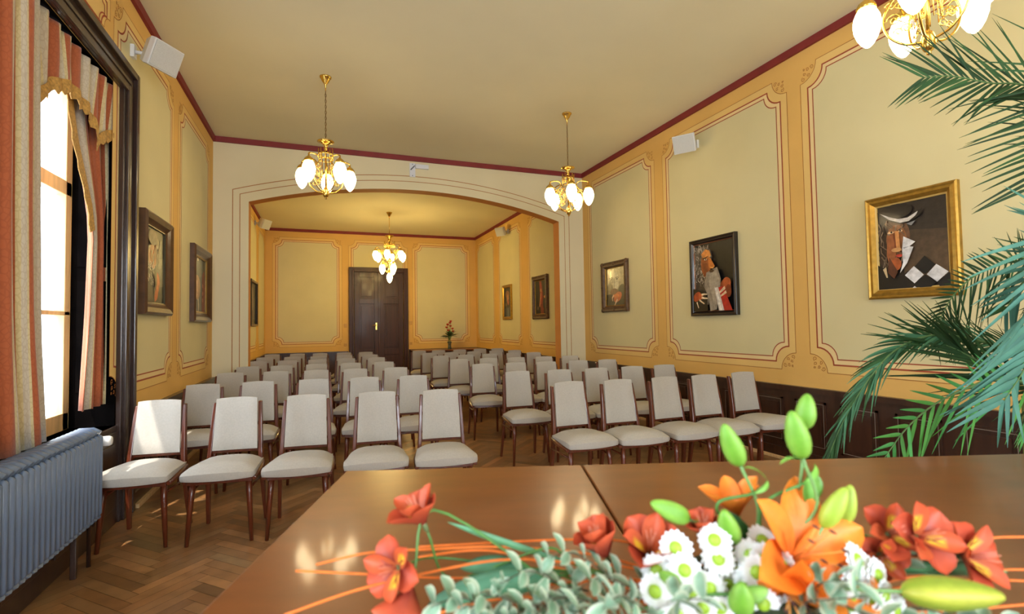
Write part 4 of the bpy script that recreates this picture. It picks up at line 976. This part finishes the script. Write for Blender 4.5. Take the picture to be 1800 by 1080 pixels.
# alstroemerias
def alstro(c, ax, label, L_=.055, op=34, spin=0., faint=0., hub=None, nst=True):
    t = thing('alstroemeria', label, 'flower', c, group='red-orange alstroemerias'); t.scale = (KF,)*3; ax, u, v = basis(ax)
    rd0, rd1 = (.22, .020, .014), (.60, .095, .035)
    for k in range(6):
        a = spin+k*pi/3; rad = u*cos(a)+v*sin(a); inner = k % 2; th = R(op-6*inner); d = ax*cos(th)+rad*sin(th)
        m_ = MB()
        blade(m_, rad*.002, d, ax, L_*(1.0 if inner else .95), L_*(.52 if inner else .80), curl=-.75 if not inner else -.4, cup=.30, ns=8, nc=6, c0=rd0 if not inner else (.45, .10, .03), c1=rd1,
              peak=.62, cspot=(.70, .46, .03) if inner and k != 5 else None)
        m_.build('petal', petalm, t)
    if nst:
        m_ = MB()
        for k in range(5):
            a = k*1.257; rad = u*cos(a)+v*sin(a); m_.tube([rad*.001, ax*L_*.5+rad*.004, ax*L_*.8+rad*.008], .0009, n=4, col=(.6, .2, .12))
        m_.build('stamens', petalm, t)
    m_ = MB(); m_.lathe([(.002, -.016), (.0045, -.010), (.005, 0), (.003, .006)], n=8, mtx=Matrix((u, v, ax)).transposed(), col=(.12, .16, .06)); stemto(m_, -ax*.012, ax, .0024, hub=((hub or HUB)-c)/KF); m_.build('stem', leafm, t)
alstro(fa(745, 922, .86), D(-.35, .75, .1), 'lone red alstroemeria standing up at the far left', op=30, spin=.4, L_=.068, hub=fa(1000, 985, .86))
alstro(fa(700, 998, .84), D(-.35, .30, .85), 'open red alstroemeria facing front at left', op=50, spin=.1, L_=.058, hub=fa(1010, 1020, .84))
alstro(fa(722, 1030, .82), D(-.25, -.85, .3), 'pinkish alstroemeria drooping below the open one', op=26, spin=.7, L_=.072, hub=fa(1010, 1030, .84))
alstro(fa(1066, 978, .85), D(-.40, .85, .1), 'closed dark red trumpet shaped alstroemeria', op=16, spin=.3, L_=.072)
alstro(fa(1142, 975, .84), D(-.10, .80, .45), 'red alstroemeria just left of the daisies', op=32, spin=.9, L_=.070)
alstro(fa(1240, 945, .83), D(-.2, .9, .2), 'small dark alstroemeria half hidden behind the daisies', op=20, spin=.2, L_=.05)
alstro(fa(1560, 940, .84), D(-.1, .55, .7), 'red alstroemeria nearest the lily on the right', op=46, spin=.2, L_=.055)
alstro(fa(1610, 945, .82), D(.1, .45, .8), 'red and yellow alstroemeria topmost in the right cluster', op=48, spin=.8, L_=.062)
alstro(fa(1655, 965, .86), D(.0, .8, .4), 'red alstroemeria between its neighbours at right', op=40, spin=.4, L_=.055)
alstro(fa(1690, 978, .82), D(.35, .35, .8), 'red and yellow alstroemeria farthest to the right', op=48, spin=.1, L_=.064)
alstro(fa(1545, 975, .83), D(-.3, .1, .9), 'dark red alstroemeria low in the right cluster', op=45, spin=.6, L_=.045)
# daisies
def make_daisy():
    t = thing('daisy', 'small white daisy with green centre in the arrangement', 'flower', group='white daisies'); t.scale = (KF,)*3
    m_ = MB(); rr = random.Random(2)
    for ring, (n_, L_, e_) in enumerate(((17, .0205, .08), (15, .0175, .28))):
        for k in range(n_):
            a = 2*pi*k/n_+ring*.2; d = Vector((cos(a)*cos(e_), sin(a)*cos(e_), sin(e_))); blade(m_, d*.006, d, Vector((0, 0, 1)), L_*rr.uniform(.92, 1.05), .0105, curl=-.25, cup=.12, ns=4, nc=2, c0=(.78, .82, .74), c1=(.86, .88, .92), peak=.7)
    m_.build('petals', petalm, t)
    m_ = MB(); m_.lathe([(.0105, -.001), (.0105, .003), (.008, .0065), (.004, .008), (.001, .0084)], n=14, col=(.30, .48, .03)); m_.build('flower_centre', petalm, t)
    m_ = MB(); m_.tube([(0, 0, -.001), (0, 0, -.03), (0, 0, -.085)], .0018, n=5, col=(.07, .16, .05)); m_.lathe([(.0015, -.012), (.007, -.004), (.012, 0.0)], n=10, col=(.10, .22, .06)); m_.build('stem', leafm, t)
    return t
dz = None; rd = random.Random(4)
DS = [(1188, 963), (1203, 1003), (1155, 1003), (1152, 1040), (1217, 1042), (1262, 983), (1296, 977), (1247, 1033), (1280, 1028), (1339, 952), (1318, 978), (1342, 984), (1330, 1006), (1372, 994), (1318, 1018), (1341, 1062), (1235, 1068), (1265, 1068),
      (1256, 950), (1300, 1000), (1505, 985), (1522, 1003), (1500, 1018), (1530, 1030), (1552, 1048), (1528, 1058), (1550, 1075), (1570, 1072), (1495, 1062), (1375, 1075), (1190, 1078), (1540, 1012)]
for k, (x, y) in enumerate(DS):
    p = fa(x, y, rd.uniform(.765, .80)-(y-1000)*.0004)
    ax = (D((x-1350)/500, .25-(y-1000)/250, .85+rd.uniform(-.1, .1))+Vector((rd.uniform(-.2, .2), 0, rd.uniform(-.2, .2)))).normalized()
    if dz is None: dz = make_daisy(); o = dz; o.location = p
    else: o = dup(dz, p, 0)
    o.rotation_euler = ax.to_track_quat('Z', 'Y').to_euler()
# silver-green variegated sprigs
def make_sprig(seed, L_=.16):
    t = thing('leaf_sprig', 'small-leaved silver-green sprig in the arrangement', 'foliage', group='silver-green sprigs'); t.scale = (KF,)*3; rr = random.Random(seed)
    P = spline([(0, 0, 0), (L_*.35, .01, .02), (L_*.7, -.005, .025), (L_, .01, .01)], 6); m_ = MB(); m_.tube(P, [.0022*(1-.6*i/(len(P)-1)) for i in range(len(P))], n=5, col=(.10, .09, .05)); m_.build('twig', leafm, t)
    m_ = MB()
    for k in range(12):
        p = P[min(len(P)-1, 2+int(k*(len(P)-2)/12))]; a = k*2.4+rr.uniform(-.4, .4); d = Vector((.45, cos(a), sin(a)*.8+.25))
        kk = rr.uniform(.8, 1.2); blade(m_, p, d, Vector((-.3, 0, 1)), rr.uniform(.030, .044), rr.uniform(.018, .025), curl=-.5, cup=.25, ns=5, nc=4, c0=(.14*kk, .27*kk, .17*kk), c1=(.20*kk, .34*kk, .23*kk), cedge=(.50, .56, .42), peak=.55)
    m_.build('leaves', leafm, t); return t
SP = [(1110, 1040, .80, (-1, .15, .3)), (1060, 1012, .83, (-.9, .3, .1)), (1040, 1062, .78, (-1, .0, .4)), (985, 1035, .80, (-.9, .25, .3)), (1000, 1080, .77, (-1, .1, .4)), (920, 1070, .79, (-1, .15, .3)), (1120, 1085, .75, (-.6, .4, .5)), (1080, 1095, .75, (-.9, .3, .5)),
      (1190, 1100, .73, (.1, .6, .7)), (1435, 1068, .75, (.15, .6, .7)), (1420, 1095, .74, (.3, .6, .7)), (1465, 1090, .74, (.5, .2, .8)), (1610, 1095, .76, (.9, .0, .4)),       (960, 1095, .76, (-1, -.1, .4)), (870, 1088, .78, (-.9, .3, .2)), (1600, 1000, .86, (.9, .05, -.1))]
protos = [None]*3
for k, (x, y, z, d) in enumerate(SP):
    q = D(*d); X = q; Z = (vw*.5+Vector((0, 0, 1))); Z = (Z-X*Z.dot(X)).normalized(); Y = Z.cross(X); i = k % 3
    if protos[i] is None: protos[i] = o = make_sprig(i)
    else: o = dup(protos[i], (0, 0, 0), 0)
    o.rotation_euler = Matrix((X, Y, Z)).transposed().to_euler(); o.location = fa(x, y, z)-q*.05*KF
# long broad leaves
def broad(p, d, L_, W_, nrm, curl, label, c0=(.06, .20, .10), c1=(.10, .30, .18), hub=None):
    m_ = MB(); blade(m_, Vector((0, 0, 0)), d, nrm, L_, W_, curl=curl, cup=.25, ns=12, nc=6, c0=c0, c1=c1, cedge=tuple(x*.7 for x in c0), peak=.5)
    stemto(m_, Vector((0, 0, 0)), d, .0022, hub=((hub or HUB)-p)/KF); o = m_.build('leaf', leafm, loc=p, solid=.0008); o.scale = (KF,)*3; tag(o, label, 'leaf', 'broad green leaves')
broad(fa(985, 1012, .84), D(-1, -.10, .12), .225, .048, Vector((0, 0, 1))+vw*.9, -.25, 'long broad green leaf lying left under the orange sticks', hub=fa(1090, 1030, .84))
broad(fa(930, 1000, .86), D(-1, .05, -.05), .12, .04, Vector((0, 0, 1))+vw*.4, -.2, 'shorter broad leaf behind the long one at left', c0=(.05, .17, .09), hub=fa(1090, 1020, .85))
broad(fa(1330, 960, .84), D(-.75, .85, .2), .075, .022, vw, -.9, 'dark green curved leaf over the bud left of lily', c0=(.03, .13, .03), c1=(.06, .22, .06))
broad(fa(1418, 885, .83), D(.2, .9, .2), .055, .032, vw, -.5, 'bright green leaf at the foot of the pale stem', c0=(.14, .36, .05), c1=(.20, .46, .08))
broad(fa(1412, 850, .82), D(.85, .55, .1), .055, .013, vw, -1.4, 'narrow curled leaf on the tall bud stem', c0=(.16, .42, .05), c1=(.24, .52, .08))
broad(fa(1325, 868, .82), D(.8, .35, .1), .045, .010, vw, -1.3, 'tiny curled leaf on the slanting bud stem', c0=(.14, .36, .05), c1=(.22, .46, .08))
broad(fa(1290, 1045, .75), D(.8, .25, .5), .05, .028, vw, -.6, 'light green leaf in front among the daisies', c0=(.18, .40, .06), c1=(.28, .50, .10))
broad(fa(1560, 1005, .84), D(1, .1, .1), .19, .026, Vector((0, 0, 1))+vw*.5, -.15, 'narrow green leaf under the right red flowers', c0=(.08, .24, .10), c1=(.14, .34, .16))
broad(fa(1010, 992, .87), D(-1, .28, 0), .235, .012, vw+up2, .25, 'thin green blade reaching left toward the lone flower', c0=(.08, .26, .12), c1=(.12, .34, .18))
# orange willow sticks
STK = [[(500, 1082, .80), (620, 1040, .82), (740, 1010, .84), (880, 985, .85), (1010, 990, .85), (1120, 1001, .84), (1250, 1040, .84)],
       [(556, 993, .90), (650, 972, .90), (760, 966, .89), (880, 962, .88), (1040, 975, .87), (1180, 1010, .86)], [(520, 1004, .88), (650, 1010, .88), (800, 1017, .87), (960, 1010, .86), (1130, 1025, .85), (1260, 1060, .84)],
       [(735, 962, .92), (860, 955, .92), (1010, 949, .91), (1110, 955, .90), (1250, 1000, .87)], [(735, 980, .90), (830, 968, .89), (900, 975, .88), (1000, 1005, .86), (1150, 1040, .85)], [(760, 1082, .79), (860, 1056, .80), (1000, 1050, .80), (1110, 1054, .79), (1220, 1080, .79)],
       [(1810, 944, .90), (1730, 948, .89), (1620, 975, .87), (1480, 1020, .86), (1390, 1060, .85)], [(1815, 1002, .88), (1750, 1003, .87), (1600, 1015, .86), (1440, 1050, .85)], [(1810, 1022, .86), (1720, 1020, .85), (1600, 1030, .85), (1430, 1060, .84)], [(1815, 1062, .82), (1700, 1072, .82), (1560, 1080, .82), (1420, 1090, .82)],
       [(900, 1035, .84), (1000, 1025, .85), (1120, 1020, .85), (1240, 1050, .85)]]
SL = ['longest orange stick sweeping from the lower left corner', 'orange stick ending behind the open left flower', 'straight orange stick whose tip reaches farthest left', 'orange stick arching highest at the left side', 'short orange stick beneath the thin green blade', 'orange stick curving low over the silver leaves',
      'orange stick topmost at the right edge', 'orange stick just above the flat yellow bud', 'orange stick right behind the flat yellow bud', 'orange stick lowest at the right edge', 'short orange stick hidden among the silver sprigs']
stickm = mat('orange_stick', 'E8762A', .5, noise=.12, scale=40)
for P, lab in zip(STK, SL):
    Q = spline([fa(*p) for p in P]+[HUB], 8); b0 = Q[0]
    m_ = MB(); m_.tube([q-b0 for q in Q], .0021*KF, n=6); tag(m_.build('willow_stick', stickm, loc=b0), lab, 'stick', 'orange willow sticks')
